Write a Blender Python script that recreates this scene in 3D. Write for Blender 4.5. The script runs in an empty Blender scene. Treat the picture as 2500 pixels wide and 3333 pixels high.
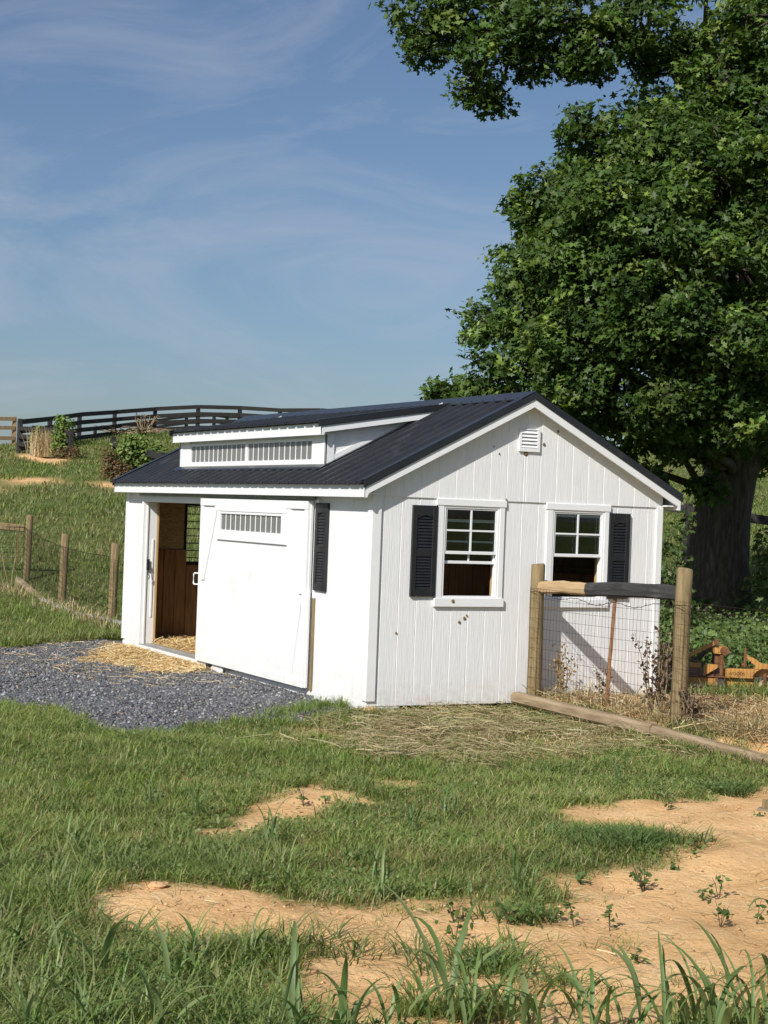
import bpy, math, random
import numpy as np
from mathutils import Vector, Matrix
random.seed(7); RNG = np.random.default_rng(11)
SC = bpy.context.scene; COL = SC.collection

# ------------------------------------------------------------------ camera, sky, sun, exposure
CP = np.array([-7.5265, -14.3903, 1.8877])
FW = np.array([0.46907, 0.88316, -0.00015]); RT = np.array([0.88259, -0.46874, 0.03709]); UP = np.array([-0.03262, 0.01753, 0.99931])
FPX = 5327.74                                   # focal length in pixels of the 2500 x 3333 photograph
cam_d = bpy.data.cameras.new('camera'); cam = bpy.data.objects.new('camera', cam_d); COL.objects.link(cam)
cam_d.sensor_fit = 'VERTICAL'; cam_d.sensor_height = 36.0; cam_d.lens = 36.0 * FPX / 3333.0
cam_d.clip_start = 0.05; cam_d.clip_end = 3000
m3 = Matrix((RT, UP, -FW)).transposed()
cam.matrix_world = Matrix.Translation(Vector(CP)) @ m3.to_4x4()
SC.camera = cam

SUN = np.array([1.0, 0.62, -0.88]); SUN /= np.linalg.norm(SUN)     # the way the light travels
sun_d = bpy.data.lights.new('sun', 'SUN'); sun = bpy.data.objects.new('sun', sun_d); COL.objects.link(sun)
sun_d.energy = 5.0; sun_d.angle = math.radians(0.53); sun_d.color = (1.0, 0.965, 0.91)
sun.rotation_euler = Vector(SUN).to_track_quat('-Z', 'Y').to_euler()
sun.location = (-20, -12, 18)

world = bpy.data.worlds.new('World'); SC.world = world; world.use_nodes = True
wn = world.node_tree.nodes; wl = world.node_tree.links; wn.clear()
w_out = wn.new('ShaderNodeOutputWorld'); w_bg = wn.new('ShaderNodeBackground'); w_bg.inputs['Strength'].default_value = 0.082
sky = wn.new('ShaderNodeTexSky'); sky.sky_type = 'NISHITA'; sky.sun_disc = False
sky.sun_elevation = math.asin(-SUN[2]); sky.sun_rotation = math.atan2(-SUN[0], -SUN[1]) % (2 * math.pi)
sky.altitude = 150; sky.air_density = 1.0; sky.dust_density = 1.4; sky.ozone_density = 5.0
w_tc = wn.new('ShaderNodeTexCoord')
w_map = wn.new('ShaderNodeMapping'); w_map.inputs['Scale'].default_value = (3.2, 3.2, 9.0); w_map.inputs['Rotation'].default_value = (0.15, 0.1, 0.5); w_map.inputs['Location'].default_value = (0.35, 0.2, 0.55)
w_n = wn.new('ShaderNodeTexNoise'); w_n.inputs['Scale'].default_value = 1.5; w_n.inputs['Detail'].default_value = 10; w_n.inputs['Roughness'].default_value = 0.62; w_n.inputs['Distortion'].default_value = 0.9
w_r = wn.new('ShaderNodeValToRGB'); w_r.color_ramp.elements[0].position = 0.47; w_r.color_ramp.elements[1].position = 0.76
w_r.color_ramp.elements[0].color = (0.05, 0.05, 0.05, 1); w_r.color_ramp.elements[1].color = (0.52, 0.52, 0.52, 1)
w_mx = wn.new('ShaderNodeMix'); w_mx.data_type = 'RGBA'; w_mx.inputs['B'].default_value = (5.6, 6.2, 7.4, 1)
wl.new(w_tc.outputs['Generated'], w_map.inputs['Vector']); wl.new(w_map.outputs['Vector'], w_n.inputs['Vector'])
wl.new(w_n.outputs['Fac'], w_r.inputs['Fac']); wl.new(w_r.outputs['Color'], w_mx.inputs['Factor'])
wl.new(sky.outputs['Color'], w_mx.inputs['A']); wl.new(w_mx.outputs['Result'], w_bg.inputs['Color']); wl.new(w_bg.outputs['Background'], w_out.inputs['Surface'])

SC.view_settings.view_transform = 'Standard'; SC.view_settings.look = 'None'
SC.view_settings.exposure = 0.04; SC.view_settings.gamma = 1.0; SC.view_settings.use_curve_mapping = False
SC.render.engine = 'CYCLES'
SC.cycles.max_bounces = 6; SC.cycles.transparent_max_bounces = 12; SC.cycles.use_denoising = True

# ------------------------------------------------------------------ materials
def nt(name):
    m = bpy.data.materials.new(name); m.use_nodes = True; t = m.node_tree; t.nodes.clear()
    return m, t, t.nodes, t.links
def ramp(nodes, stops):
    r = nodes.new('ShaderNodeValToRGB'); e = r.color_ramp.elements
    while len(e) < len(stops): e.new(0.5)
    for i, (p, c) in enumerate(stops):
        e[i].position = p; e[i].color = (*c, 1)
    return r
def mat(name, stops, scale=6.0, stretch=(1, 1, 1), rough=0.7, bump=0.0, bscale=None, bstretch=None, detail=5.0, metallic=0.0, spec=0.4, dirt=None, coat=0.0, splash=0.0):
    m, t, n, l = nt(name)
    out = n.new('ShaderNodeOutputMaterial'); p = n.new('ShaderNodeBsdfPrincipled'); l.new(p.outputs[0], out.inputs[0])
    p.inputs['Roughness'].default_value = rough; p.inputs['Metallic'].default_value = metallic; p.inputs['Specular IOR Level'].default_value = spec
    tc = n.new('ShaderNodeTexCoord'); mp = n.new('ShaderNodeMapping'); mp.inputs['Scale'].default_value = stretch
    l.new(tc.outputs['Object'], mp.inputs['Vector'])
    nz = n.new('ShaderNodeTexNoise'); nz.inputs['Scale'].default_value = scale; nz.inputs['Detail'].default_value = detail; nz.inputs['Roughness'].default_value = 0.6
    l.new(mp.outputs[0], nz.inputs['Vector'])
    r = ramp(n, stops); l.new(nz.outputs['Fac'], r.inputs[0]); col = r.outputs[0]
    if dirt:
        (dc, dscale, lo, hi, amt) = dirt
        dn = n.new('ShaderNodeTexNoise'); dn.inputs['Scale'].default_value = dscale; dn.inputs['Detail'].default_value = 6
        l.new(tc.outputs['Object'], dn.inputs['Vector'])
        mr = n.new('ShaderNodeMapRange'); mr.inputs['From Min'].default_value = lo; mr.inputs['From Max'].default_value = hi; mr.inputs['To Max'].default_value = amt
        l.new(dn.outputs['Fac'], mr.inputs['Value'])
        mx = n.new('ShaderNodeMix'); mx.data_type = 'RGBA'; mx.inputs['B'].default_value = (*dc, 1)
        l.new(mr.outputs[0], mx.inputs['Factor']); l.new(col, mx.inputs['A']); col = mx.outputs['Result']
    if splash:
        sx = n.new('ShaderNodeSeparateXYZ'); l.new(tc.outputs['Object'], sx.inputs[0]); sr = n.new('ShaderNodeMapRange'); sr.inputs['From Min'].default_value = .62; sr.inputs['From Max'].default_value = .06; sr.inputs['To Max'].default_value = 1
        l.new(sx.outputs['Z'], sr.inputs['Value']); sn = n.new('ShaderNodeTexNoise'); sn.inputs['Scale'].default_value = 14; sn.inputs['Detail'].default_value = 8; sn.inputs['Roughness'].default_value = .7; l.new(tc.outputs['Object'], sn.inputs['Vector'])
        q1 = n.new('ShaderNodeMath'); q1.operation = 'POWER'; l.new(sr.outputs[0], q1.inputs[0]); q1.inputs[1].default_value = 2.2; q2 = n.new('ShaderNodeMapRange'); q2.inputs['From Min'].default_value = .38; q2.inputs['From Max'].default_value = .72; l.new(sn.outputs['Fac'], q2.inputs['Value'])
        q3 = n.new('ShaderNodeMath'); q3.operation = 'MULTIPLY'; l.new(q1.outputs[0], q3.inputs[0]); l.new(q2.outputs[0], q3.inputs[1]); q4 = n.new('ShaderNodeMath'); q4.operation = 'MULTIPLY'; l.new(q3.outputs[0], q4.inputs[0]); q4.inputs[1].default_value = splash
        mx2 = n.new('ShaderNodeMix'); mx2.data_type = 'RGBA'; mx2.inputs['B'].default_value = (.40, .30, .19, 1); l.new(q4.outputs[0], mx2.inputs['Factor']); l.new(col, mx2.inputs['A']); col = mx2.outputs['Result']
    l.new(col, p.inputs['Base Color'])
    if bump:
        bm_ = n.new('ShaderNodeMapping'); bm_.inputs['Scale'].default_value = bstretch or stretch; l.new(tc.outputs['Object'], bm_.inputs['Vector'])
        bn = n.new('ShaderNodeTexNoise'); bn.inputs['Scale'].default_value = bscale or scale * 3; bn.inputs['Detail'].default_value = 4; bn.inputs['Distortion'].default_value = 0.6
        l.new(bm_.outputs[0], bn.inputs['Vector'])
        b = n.new('ShaderNodeBump'); b.inputs['Strength'].default_value = bump; b.inputs['Distance'].default_value = 0.01
        l.new(bn.outputs['Fac'], b.inputs['Height']); l.new(b.outputs[0], p.inputs['Normal'])
    return m
def leafmat(name, transl=0.3, gloss=0.1, rough=0.35):
    m, t, n, l = nt(name)
    out = n.new('ShaderNodeOutputMaterial'); at = n.new('ShaderNodeAttribute'); at.attribute_name = 'tint'
    d = n.new('ShaderNodeBsdfDiffuse'); tr = n.new('ShaderNodeBsdfTranslucent'); g = n.new('ShaderNodeBsdfGlossy'); g.inputs['Roughness'].default_value = rough
    hs = n.new('ShaderNodeHueSaturation'); hs.inputs['Saturation'].default_value = 1.15; hs.inputs['Value'].default_value = 1.2; hs.inputs['Hue'].default_value = 0.485
    l.new(at.outputs['Color'], d.inputs['Color']); l.new(at.outputs['Color'], hs.inputs['Color']); l.new(hs.outputs[0], tr.inputs['Color'])
    m1 = n.new('ShaderNodeMixShader'); m1.inputs[0].default_value = transl; l.new(d.outputs[0], m1.inputs[1]); l.new(tr.outputs[0], m1.inputs[2])
    m2 = n.new('ShaderNodeMixShader'); m2.inputs[0].default_value = gloss; l.new(m1.outputs[0], m2.inputs[1]); l.new(g.outputs[0], m2.inputs[2])
    l.new(m2.outputs[0], out.inputs[0]); return m
def glassmat(name, dust=0.0):
    m, t, n, l = nt(name)
    out = n.new('ShaderNodeOutputMaterial'); tr = n.new('ShaderNodeBsdfTransparent'); g = n.new('ShaderNodeBsdfGlossy'); g.inputs['Roughness'].default_value = 0.02
    tr.inputs['Color'].default_value = (0.86, 0.89, 0.88, 1)
    f = n.new('ShaderNodeFresnel'); f.inputs['IOR'].default_value = 1.45
    mx = n.new('ShaderNodeMixShader'); l.new(f.outputs[0], mx.inputs[0]); l.new(tr.outputs[0], mx.inputs[1]); l.new(g.outputs[0], mx.inputs[2]); l.new(mx.outputs[0], out.inputs[0])
    if dust:
        df = n.new('ShaderNodeBsdfDiffuse'); df.inputs['Color'].default_value = (.5, .5, .48, 1); m2 = n.new('ShaderNodeMixShader'); m2.inputs[0].default_value = dust; l.new(mx.outputs[0], m2.inputs[1]); l.new(df.outputs[0], m2.inputs[2]); l.new(m2.outputs[0], out.inputs[0])
    return m

WHITE = mat('white_painted_siding', [(0.3, (0.74, 0.745, 0.74)), (0.6, (0.80, 0.80, 0.785))], 5, (6, 6, 0.6), 0.6, 0.38, 9, (7, 7, 0.45), dirt=((0.55, 0.47, 0.33), 2.3, 0.66, 0.86, 0.55), splash=.5)
TRIM = mat('white_painted_trim', [(0.3, (0.77, 0.775, 0.77)), (0.7, (0.81, 0.81, 0.80))], 4, (1, 1, 1), 0.5, 0.08, 30, dirt=((0.6, 0.52, 0.4), 3.1, 0.68, 0.9, 0.4), splash=.35)
VINYL = mat('white_vinyl', [(0.3, (0.78, 0.79, 0.79)), (0.7, (0.82, 0.82, 0.82))], 3, rough=0.35)
ROOF = mat('black_roof_metal', [(0.3, (0.016, 0.017, 0.020)), (0.7, (0.026, 0.027, 0.030))], 3, rough=0.30, spec=0.5, dirt=((0.16, 0.15, 0.13), 4.0, 0.62, 0.9, 0.35))
SHUT = mat('black_shutter_plastic', [(0.3, (0.012, 0.013, 0.014)), (0.7, (0.022, 0.022, 0.023))], 8, rough=0.45)
BLACKIRON = mat('black_iron', [(0.3, (0.01, 0.01, 0.011)), (0.7, (0.02, 0.02, 0.02))], 8, rough=0.5)
POSTW = mat('treated_post_wood', [(0.25, (0.10, 0.075, 0.035)), (0.55, (0.24, 0.175, 0.085)), (0.8, (0.31, 0.24, 0.13))], 6, (5, 5, 0.5), 0.85, 0.5, 16, (8, 8, 0.5))
NEWWOOD = mat('fresh_cut_wood', [(0.3, (0.36, 0.235, 0.115)), (0.7, (0.48, 0.34, 0.19))], 6, (5, 0.6, 5), 0.8, 0.3, 14, (8, 0.5, 8))
BLACKW = mat('black_painted_wood', [(0.3, (0.018, 0.016, 0.015)), (0.65, (0.035, 0.031, 0.028)), (0.85, (0.07, 0.06, 0.05))], 5, (1, 1, 3), 0.8, 0.4, 12)
RAILB = mat('weathered_black_rail', [(0.3, (0.022, 0.021, 0.021)), (0.6, (0.05, 0.049, 0.047)), (0.8, (0.11, 0.105, 0.095))], 7, (3, .7, 3), 0.85, 0.6, 14)
TANW = mat('tan_fence_wood', [(0.3, (0.30, 0.20, 0.10)), (0.7, (0.42, 0.30, 0.17))], 5, rough=0.85)
STAKEW = mat('red_brown_stake_wood', [(0.3, (0.25, 0.12, 0.055)), (0.7, (0.38, 0.20, 0.10))], 6, (5, 5, 0.6), 0.8, 0.3)
TIMBER = mat('weathered_timber', [(0.3, (0.17, 0.12, 0.07)), (0.55, (0.31, 0.23, 0.14)), (0.8, (0.39, 0.32, 0.23))], 5, (3, 0.5, 3), 0.9, 0.5, 10, (5, 0.6, 5))
GREYW = mat('grey_weathered_board', [(0.3, (0.22, 0.21, 0.19)), (0.7, (0.42, 0.40, 0.36))], 6, (8, 0.5, 8), 0.9, 0.5, 14, (10, 0.5, 10))
OSB = mat('strand_board', [(0.3, (0.24, 0.17, 0.085)), (0.5, (0.37, 0.275, 0.15)), (0.7, (0.46, 0.35, 0.2))], 22, (1, 1, 2.5), 0.85, 0.2, 30, detail=3)
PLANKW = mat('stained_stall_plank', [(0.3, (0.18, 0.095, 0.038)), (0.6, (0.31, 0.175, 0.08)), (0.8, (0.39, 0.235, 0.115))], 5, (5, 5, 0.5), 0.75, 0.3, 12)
STUDW = mat('raw_lumber', [(0.3, (0.42, 0.27, 0.12)), (0.7, (0.55, 0.38, 0.19))], 5, (5, 5, 0.5), 0.8)
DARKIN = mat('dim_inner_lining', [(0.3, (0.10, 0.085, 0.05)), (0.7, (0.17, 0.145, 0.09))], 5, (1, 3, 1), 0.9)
GLASS = glassmat('window_glass'); DUSTY = glassmat('dusty_transom_glass', .32)
WIRE = mat('dark_fence_wire', [(0.3, (0.03, 0.022, 0.016)), (0.7, (0.06, 0.045, 0.03))], 20, rough=0.6, metallic=0.3)
STEELG = mat('dull_zinc', [(0.3, (0.2, 0.2, 0.2)), (0.7, (0.34, 0.34, 0.34))], 12, rough=0.45, metallic=0.7)
MUD = mat('mud_nest', [(0.3, (0.13, 0.075, 0.03)), (0.7, (0.30, 0.19, 0.09))], 40, rough=0.95, bump=0.6)
ROCK = mat('orange_rock', [(0.3, (0.50, 0.29, 0.135)), (0.7, (0.68, 0.45, 0.25))], 12, rough=0.95, bump=0.5)
BLOCK = mat('grey_block', [(0.3, (0.35, 0.33, 0.29)), (0.7, (0.5, 0.48, 0.43))], 14, rough=0.95, bump=0.4)
ORANGE = mat('faded_orange_paint', [(0.25, (0.20, 0.09, 0.03)), (0.45, (0.48, 0.235, 0.06)), (0.75, (0.60, 0.33, 0.095))], 6, rough=0.6, bump=0.15, dirt=((0.12, 0.06, 0.03), 5, 0.5, 0.75, 0.8))
RUST = mat('rusty_steel', [(0.3, (0.11, 0.045, 0.02)), (0.7, (0.25, 0.11, 0.045))], 12, rough=0.8, bump=0.3)
RUBBER = mat('old_rubber', [(0.3, (0.025, 0.024, 0.023)), (0.7, (0.06, 0.055, 0.05))], 10, rough=0.9, dirt=((0.2, 0.14, 0.08), 8, 0.45, 0.7, 0.5))
CREAM = mat('cream_wheel_paint', [(0.3, (0.35, 0.22, 0.12)), (0.7, (0.55, 0.40, 0.25))], 9, rough=0.8)
INK = mat('worn_black_lettering', [(0.3, (0.03, 0.02, 0.01)), (0.7, (0.10, 0.05, 0.02))], 30, rough=0.8)
BARK = mat('oak_bark', [(0.25, (0.028, 0.022, 0.016)), (0.5, (0.075, 0.06, 0.044)), (0.8, (0.16, 0.13, 0.10))], 5, (4, 4, 0.7), 0.95, 1.0, 7, (6, 6, 0.9))
TWIG = mat('twig_bark', [(0.3, (0.04, 0.032, 0.022)), (0.7, (0.10, 0.08, 0.055))], 9, rough=0.95)
LEAF = leafmat('oak_leaf', 0.36, 0.022, 0.5)
GRASSM = leafmat('grass_blade', 0.42, 0.03, 0.5)
DRYM = leafmat('dry_stalk', 0.15, 0.05, 0.6)
PEBBLE = None

# ------------------------------------------------------------------ mesh helpers
def mesh_from(name, verts, faces, smooth=False):
    me = bpy.data.meshes.new(name); me.from_pydata([tuple(map(float, v)) for v in verts], [], [tuple(map(int, f)) for f in faces]); me.update()
    if smooth: me.polygons.foreach_set('use_smooth', [True] * len(me.polygons))
    return me
def fast_mesh(name, co, loops, starts, totals, tint=None, smooth=False):
    me = bpy.data.meshes.new(name)
    me.vertices.add(len(co)); me.vertices.foreach_set('co', np.ascontiguousarray(co, np.float32).ravel())
    me.loops.add(len(loops)); me.loops.foreach_set('vertex_index', np.ascontiguousarray(loops, np.int32))
    me.polygons.add(len(starts)); me.polygons.foreach_set('loop_start', np.ascontiguousarray(starts, np.int32)); me.polygons.foreach_set('loop_total', np.ascontiguousarray(totals, np.int32))
    if smooth: me.polygons.foreach_set('use_smooth', np.ones(len(starts), bool))
    if tint is not None:
        a = me.color_attributes.new('tint', 'FLOAT_COLOR', 'POINT')
        c = np.ones((len(co), 4), np.float32); c[:, :3] = tint; a.data.foreach_set('color', c.ravel())
    me.update(calc_edges=True); return me
def link(name, me, m, parent=None, loc=(0, 0, 0)):
    o = bpy.data.objects.new(name, me); COL.objects.link(o); o.location = loc
    if me is not None and m is not None: me.materials.append(m)
    if parent: o.parent = parent
    return o
def tag(o, label, cat=None, group=None, kind=None):
    o['label'] = label
    if cat: o['category'] = cat
    if group: o['group'] = group
    if kind: o['kind'] = kind
    return o
def thing(name, label, cat, loc=(0, 0, 0), rz=0.0, group=None):
    o = bpy.data.objects.new(name, None); COL.objects.link(o); o.location = loc; o.rotation_euler = (0, 0, rz); o.empty_display_size = 0.2
    return tag(o, label, cat, group)

class MB:
    def __init__(s): s.v = []; s.f = []
    def add(s, v, f):
        b = len(s.v); s.v += [tuple(x) for x in v]; s.f += [tuple(i + b for i in q) for q in f]; return s
    def box(s, lo, hi, ch=0.0, R=None, o=(0, 0, 0)):
        lo = np.array(lo, float); hi = np.array(hi, float); lo, hi = np.minimum(lo, hi), np.maximum(lo, hi)
        c = (lo + hi) / 2; h = (hi - lo) / 2
        if ch <= 0:
            v = [c + h * np.array(k) for k in ((-1, -1, -1), (1, -1, -1), (1, 1, -1), (-1, 1, -1), (-1, -1, 1), (1, -1, 1), (1, 1, 1), (-1, 1, 1))]
            f = [(0, 3, 2, 1), (4, 5, 6, 7), (0, 1, 5, 4), (1, 2, 6, 5), (2, 3, 7, 6), (3, 0, 4, 7)]
        else:
            ch = min(ch, 0.45 * 2 * h.min()); v = []; idx = {}
            for sx in (-1, 1):
                for sy in (-1, 1):
                    for sz in (-1, 1):
                        sg = np.array((sx, sy, sz))
                        for ax in range(3):
                            k = h - ch; k[ax] = h[ax]
                            idx[(sx, sy, sz, ax)] = len(v); v.append(c + sg * k)
            f = []
            for ax in range(3):
                a, b = (ax + 1) % 3, (ax + 2) % 3
                for sg in (-1, 1):
                    q = []
                    for (i, j) in ((-1, -1), (1, -1), (1, 1), (-1, 1)):
                        k = [0, 0, 0]; k[ax] = sg; k[a] = i; k[b] = j; q.append(idx[(*k, ax)])
                    f.append(tuple(q) if sg > 0 else tuple(q[::-1]))
                for i in (-1, 1):
                    for j in (-1, 1):
                        k0 = [0, 0, 0]; k1 = [0, 0, 0]; k0[ax] = -1; k1[ax] = 1
                        for k in (k0, k1): k[a] = i; k[b] = j
                        q = [idx[(*k0, a)], idx[(*k1, a)], idx[(*k1, b)], idx[(*k0, b)]]
                        f.append(tuple(q) if i * j > 0 else tuple(q[::-1]))
            for sx in (-1, 1):
                for sy in (-1, 1):
                    for sz in (-1, 1):
                        q = [idx[(sx, sy, sz, k)] for k in range(3)]
                        f.append(tuple(q) if sx * sy * sz > 0 else tuple(q[::-1]))
        if R is not None: v = [np.array(R) @ np.array(p) + np.array(o) for p in v]
        return s.add(v, f)
    def beam(s, p, q, w, h, ch=0.0, up=(0, 0, 1)):
        p = np.array(p, float); q = np.array(q, float); d = q - p; L = np.linalg.norm(d); d /= L
        sd = np.cross(d, up); sd /= np.linalg.norm(sd); u = np.cross(sd, d)
        return s.box((0, -w / 2, -h / 2), (L, w / 2, h / 2), ch, np.array([d, sd * -1, u]).T, p)
    def tube(s, pts, rad, n=8, caps=True):
        pts = [np.array(p, float) for p in pts]; rad = rad if hasattr(rad, '__len__') else [rad] * len(pts)
        b = len(s.v); ref = None
        for i, p in enumerate(pts):
            d = pts[min(i + 1, len(pts) - 1)] - pts[max(i - 1, 0)]; d /= (np.linalg.norm(d) + 1e-9)
            if ref is None: ref = np.array((0, 0, 1.0)) if abs(d[2]) < 0.9 else np.array((1.0, 0, 0))
            a = np.cross(d, ref); a /= np.linalg.norm(a); c = np.cross(d, a); ref = -np.cross(d, a) if False else ref
            for k in range(n):
                t = 2 * math.pi * k / n; s.v.append(tuple(p + rad[i] * (math.cos(t) * a + math.sin(t) * c)))
        for i in range(len(pts) - 1):
            for k in range(n):
                k2 = (k + 1) % n; s.f.append((b + i * n + k, b + i * n + k2, b + (i + 1) * n + k2, b + (i + 1) * n + k))
        if caps:
            s.f.append(tuple(b + k for k in range(n))[::-1]); e = b + (len(pts) - 1) * n; s.f.append(tuple(e + k for k in range(n)))
        return s
    def prism(s, poly, axis, a0, a1):
        # poly: list of 2-D points in the two other axes (in order), extruded from a0 to a1 along axis
        o = [i for i in range(3) if i != axis]; v = []
        for a in (a0, a1):
            for (p, q) in poly:
                k = [0, 0, 0]; k[axis] = a; k[o[0]] = p; k[o[1]] = q; v.append(tuple(k))
        n = len(poly); f = [tuple(range(n)), tuple(range(2 * n - 1, n - 1, -1))]
        for i in range(n): j = (i + 1) % n; f.append((i, i + n, j + n, j))
        return s.add(v, f)
    def out(s, name, m, parent=None, smooth=False, loc=(0, 0, 0)):
        me = mesh_from(name, s.v, s.f, smooth)
        import bmesh
        bm = bmesh.new(); bm.from_mesh(me); bmesh.ops.recalc_face_normals(bm, faces=bm.faces); bm.to_mesh(me); bm.free()
        return link(name, me, m, parent, loc)
def bx(name, lo, hi, m, parent, ch=0.003): return MB().box(lo, hi, ch).out(name, m, parent)

# ------------------------------------------------------------------ terrain
_A = np.array([0, 4, 8, 12, 15, 20, 26, 30, 33, 37, 42, 48, 55, 61, 68, 74, 80, 86, 92, 100, 115, 140, 200, 400, 900.0])
_Z = np.array([.18, .12, .02, -.08, -.11, -.11, -.10, -.04, .15, .72, 1.50, 2.30, 3.0, 3.35, 3.72, 4.25, 4.9, 5.65, 6.10, 6.0, 4.8, 2.0, -3, -12, -30.0])
_ad = np.arange(-60, 900, 0.5); _zd = np.interp(_ad, _A, _Z); _k = np.hanning(9); _k /= _k.sum(); _zd = np.convolve(np.pad(_zd, 4, mode='edge'), _k, 'valid')
def sstep(a, b, x):
    t = np.clip((np.asarray(x, float) - a) / (b - a), 0, 1); return t * t * (3 - 2 * t)
def waves(x, y):
    return (np.sin(x * 1.7 + 1.3 * np.sin(y * .9)) * np.sin(y * 1.9 + .7) * .5 + np.sin(x * 4.1 + y * 2.3) * np.sin(y * 5.3 - x * 1.1 + 1) * .25 + np.sin(x * 9.7 - y * 3.1) * np.sin(y * 8.3 + x * 4.7) * .12)
FH = np.array([.46907, .88316]); RH = np.array([.88316, -.46907])
def ab(x, y):
    dx, dy = x - CP[0], y - CP[1]; return dx * FH[0] + dy * FH[1], dx * RH[0] + dy * RH[1]
MOUND = []
def terrain(x, y):
    x = np.asarray(x, float); y = np.asarray(y, float); a, b = ab(x, y)
    z = np.interp(a, _ad, _zd)
    cap = np.interp(b, [-60, -20, -17, -14.5, -12, -8, 10, 60], [3.4, 3.9, 4.25, 4.95, 5.55, 5.95, 6.1, 6.5])
    z = np.where(a > 60, np.minimum(z, cap), z)
    rgt = sstep(0, 14, b) * sstep(30, 40, a) * (1 - sstep(60, 80, a)); z = z - .55 * rgt
    near = 1 - sstep(30, 60, a)
    shed = np.maximum(np.maximum(-.3 - x, x - 3.7), np.maximum(-.3 - y, y - 7.6)); calm = sstep(0, 1.2, shed)
    z = z + waves(x, y) * (.035 * near * calm + .12 * (1 - near))
    z = z * calm + (-.11) * (1 - calm) * near + z * (1 - calm) * (1 - near)
    pad = sstep(1.72, 1.82, x) * (1 - sstep(3.5, 5.5, x)) * (1 - sstep(-.15, .6, y)) * sstep(-9, -5, y)
    z = z + pad * .13
    for (mx_, my_, r, h) in MOUND: z = z + h * np.exp(-((x - mx_) ** 2 + (y - my_) ** 2) / (r * r))
    return z
def ray(u, v): return FW + RT * (u - 1250) / FPX - UP * (v - 1666.5) / FPX
def gp(u, v, dz=0.0):
    """ground point that shows at pixel (u, v) of the photograph"""
    d = ray(u, v); t = np.concatenate([np.arange(3, 40, .02), np.arange(40, 160, .1)])
    P = CP[None] + t[:, None] * d[None]; h = P[:, 2] - terrain(P[:, 0], P[:, 1]) - dz
    i = int(np.argmax(h < 0)) if (h < 0).any() else len(t) - 1
    return P[i]
def at(u, v, D): return CP + D * ray(u, v)
def at_ground(u, D):
    p = CP + D * ray(u, 1666.5); return np.array([p[0], p[1], float(terrain(p[0], p[1]))])
MOUND.append((*gp(520, 2960)[:2], .6, .075)); MOUND.append((*gp(1000, 2620)[:2], .6, .06)); MOUND.append((*gp(2300, 2800)[:2], 1.0, .06))

def poly_px(pts): return np.array([gp(u, v)[:2] for u, v in pts])
def sdist(P, poly):
    P = np.asarray(P, float); d = np.full(len(P), 1e9); ins = np.zeros(len(P), bool)
    for i in range(len(poly)):
        a, b = poly[i], poly[(i + 1) % len(poly)]; e = b - a; w = P - a
        t = np.clip((w @ e) / (e @ e + 1e-12), 0, 1); d = np.minimum(d, np.linalg.norm(w - t[:, None] * e, axis=1))
        c = ((a[1] <= P[:, 1]) & (b[1] > P[:, 1])) | ((b[1] <= P[:, 1]) & (a[1] > P[:, 1]))
        xi = a[0] + (P[:, 1] - a[1]) / (e[1] if abs(e[1]) > 1e-12 else 1e-12) * e[0]
        ins ^= c & (P[:, 0] < xi)
    return np.where(ins, -d, d)
DIRT = [poly_px(p) for p in (
    [(2900, 2500), (2540, 2555), (2240, 2605), (2000, 2632), (1830, 2648), (1880, 2676), (2060, 2672), (2160, 2690), (2200, 2750), (2190, 2800), (2050, 2835), (1930, 2880), (1820, 2930), (1770, 2990), (1690, 3050), (1880, 3140), (2200, 3200), (2900, 3250)],
    [(380, 2960), (430, 2890), (560, 2868), (700, 2900), (880, 2950), (1100, 2965), (1300, 2950), (1640, 2945), (1760, 3010), (1700, 3065), (1500, 3100), (1300, 3120), (1150, 3120), (1000, 3090), (900, 3040), (720, 3040), (560, 3080), (420, 3040)],
    [(1100, 3110), (1400, 3090), (1700, 3050), (2000, 3040), (2900, 3000), (2900, 3500), (1900, 3500), (1450, 3420), (1150, 3330), (1000, 3220)],
    [(750, 2660), (870, 2610), (960, 2575), (1060, 2540), (1100, 2570), (1150, 2600), (1100, 2640), (960, 2680), (850, 2715), (760, 2700)],
    [(640, 2715), (720, 2700), (770, 2720), (720, 2740), (650, 2738)], [(1230, 2550), (1290, 2545), (1310, 2570), (1240, 2575)])]
DIRT_GREEN = [poly_px(p) for p in ([(1420, 3150), (1560, 3130), (1720, 3140), (1720, 3180), (1600, 3200), (1440, 3200)], [(1640, 2950), (1740, 2940), (1760, 3010), (1650, 3015)], [(2050, 3330), (2500, 3330), (2500, 3420), (2050, 3420)])]
GRAV = poly_px([(-900, 2140), (0, 2118), (150, 2100), (390, 2085), (470, 2082)])
GRAV = np.vstack([GRAV, np.array([(.12, 7.2), (.12, .35)]), poly_px([(1185, 2312), (1090, 2322), (960, 2352), (820, 2350), (700, 2362), (560, 2385), (450, 2392), (330, 2382), (260, 2335), (170, 2312), (0, 2292), (-900, 2330)])])
DRY = poly_px([(1080, 2330), (1300, 2312), (1690, 2290), (1900, 2350), (2300, 2440), (2200, 2475), (1900, 2470), (1600, 2500), (1250, 2490), (1000, 2440)])
STRAWDIRT = np.array([(1.80, -.02), (4.6, -.02), (4.9, -3), (4.9, -7), (1.75, -7)])
HILLDIRT = [poly_px(p) for p in ([(-60, 1575), (60, 1562), (190, 1552), (200, 1566), (100, 1578), (-60, 1585)], [(310, 1572), (370, 1562), (400, 1590), (330, 1590)], [(20, 1476), (90, 1478), (230, 1500), (180, 1512), (60, 1492)])]
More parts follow.
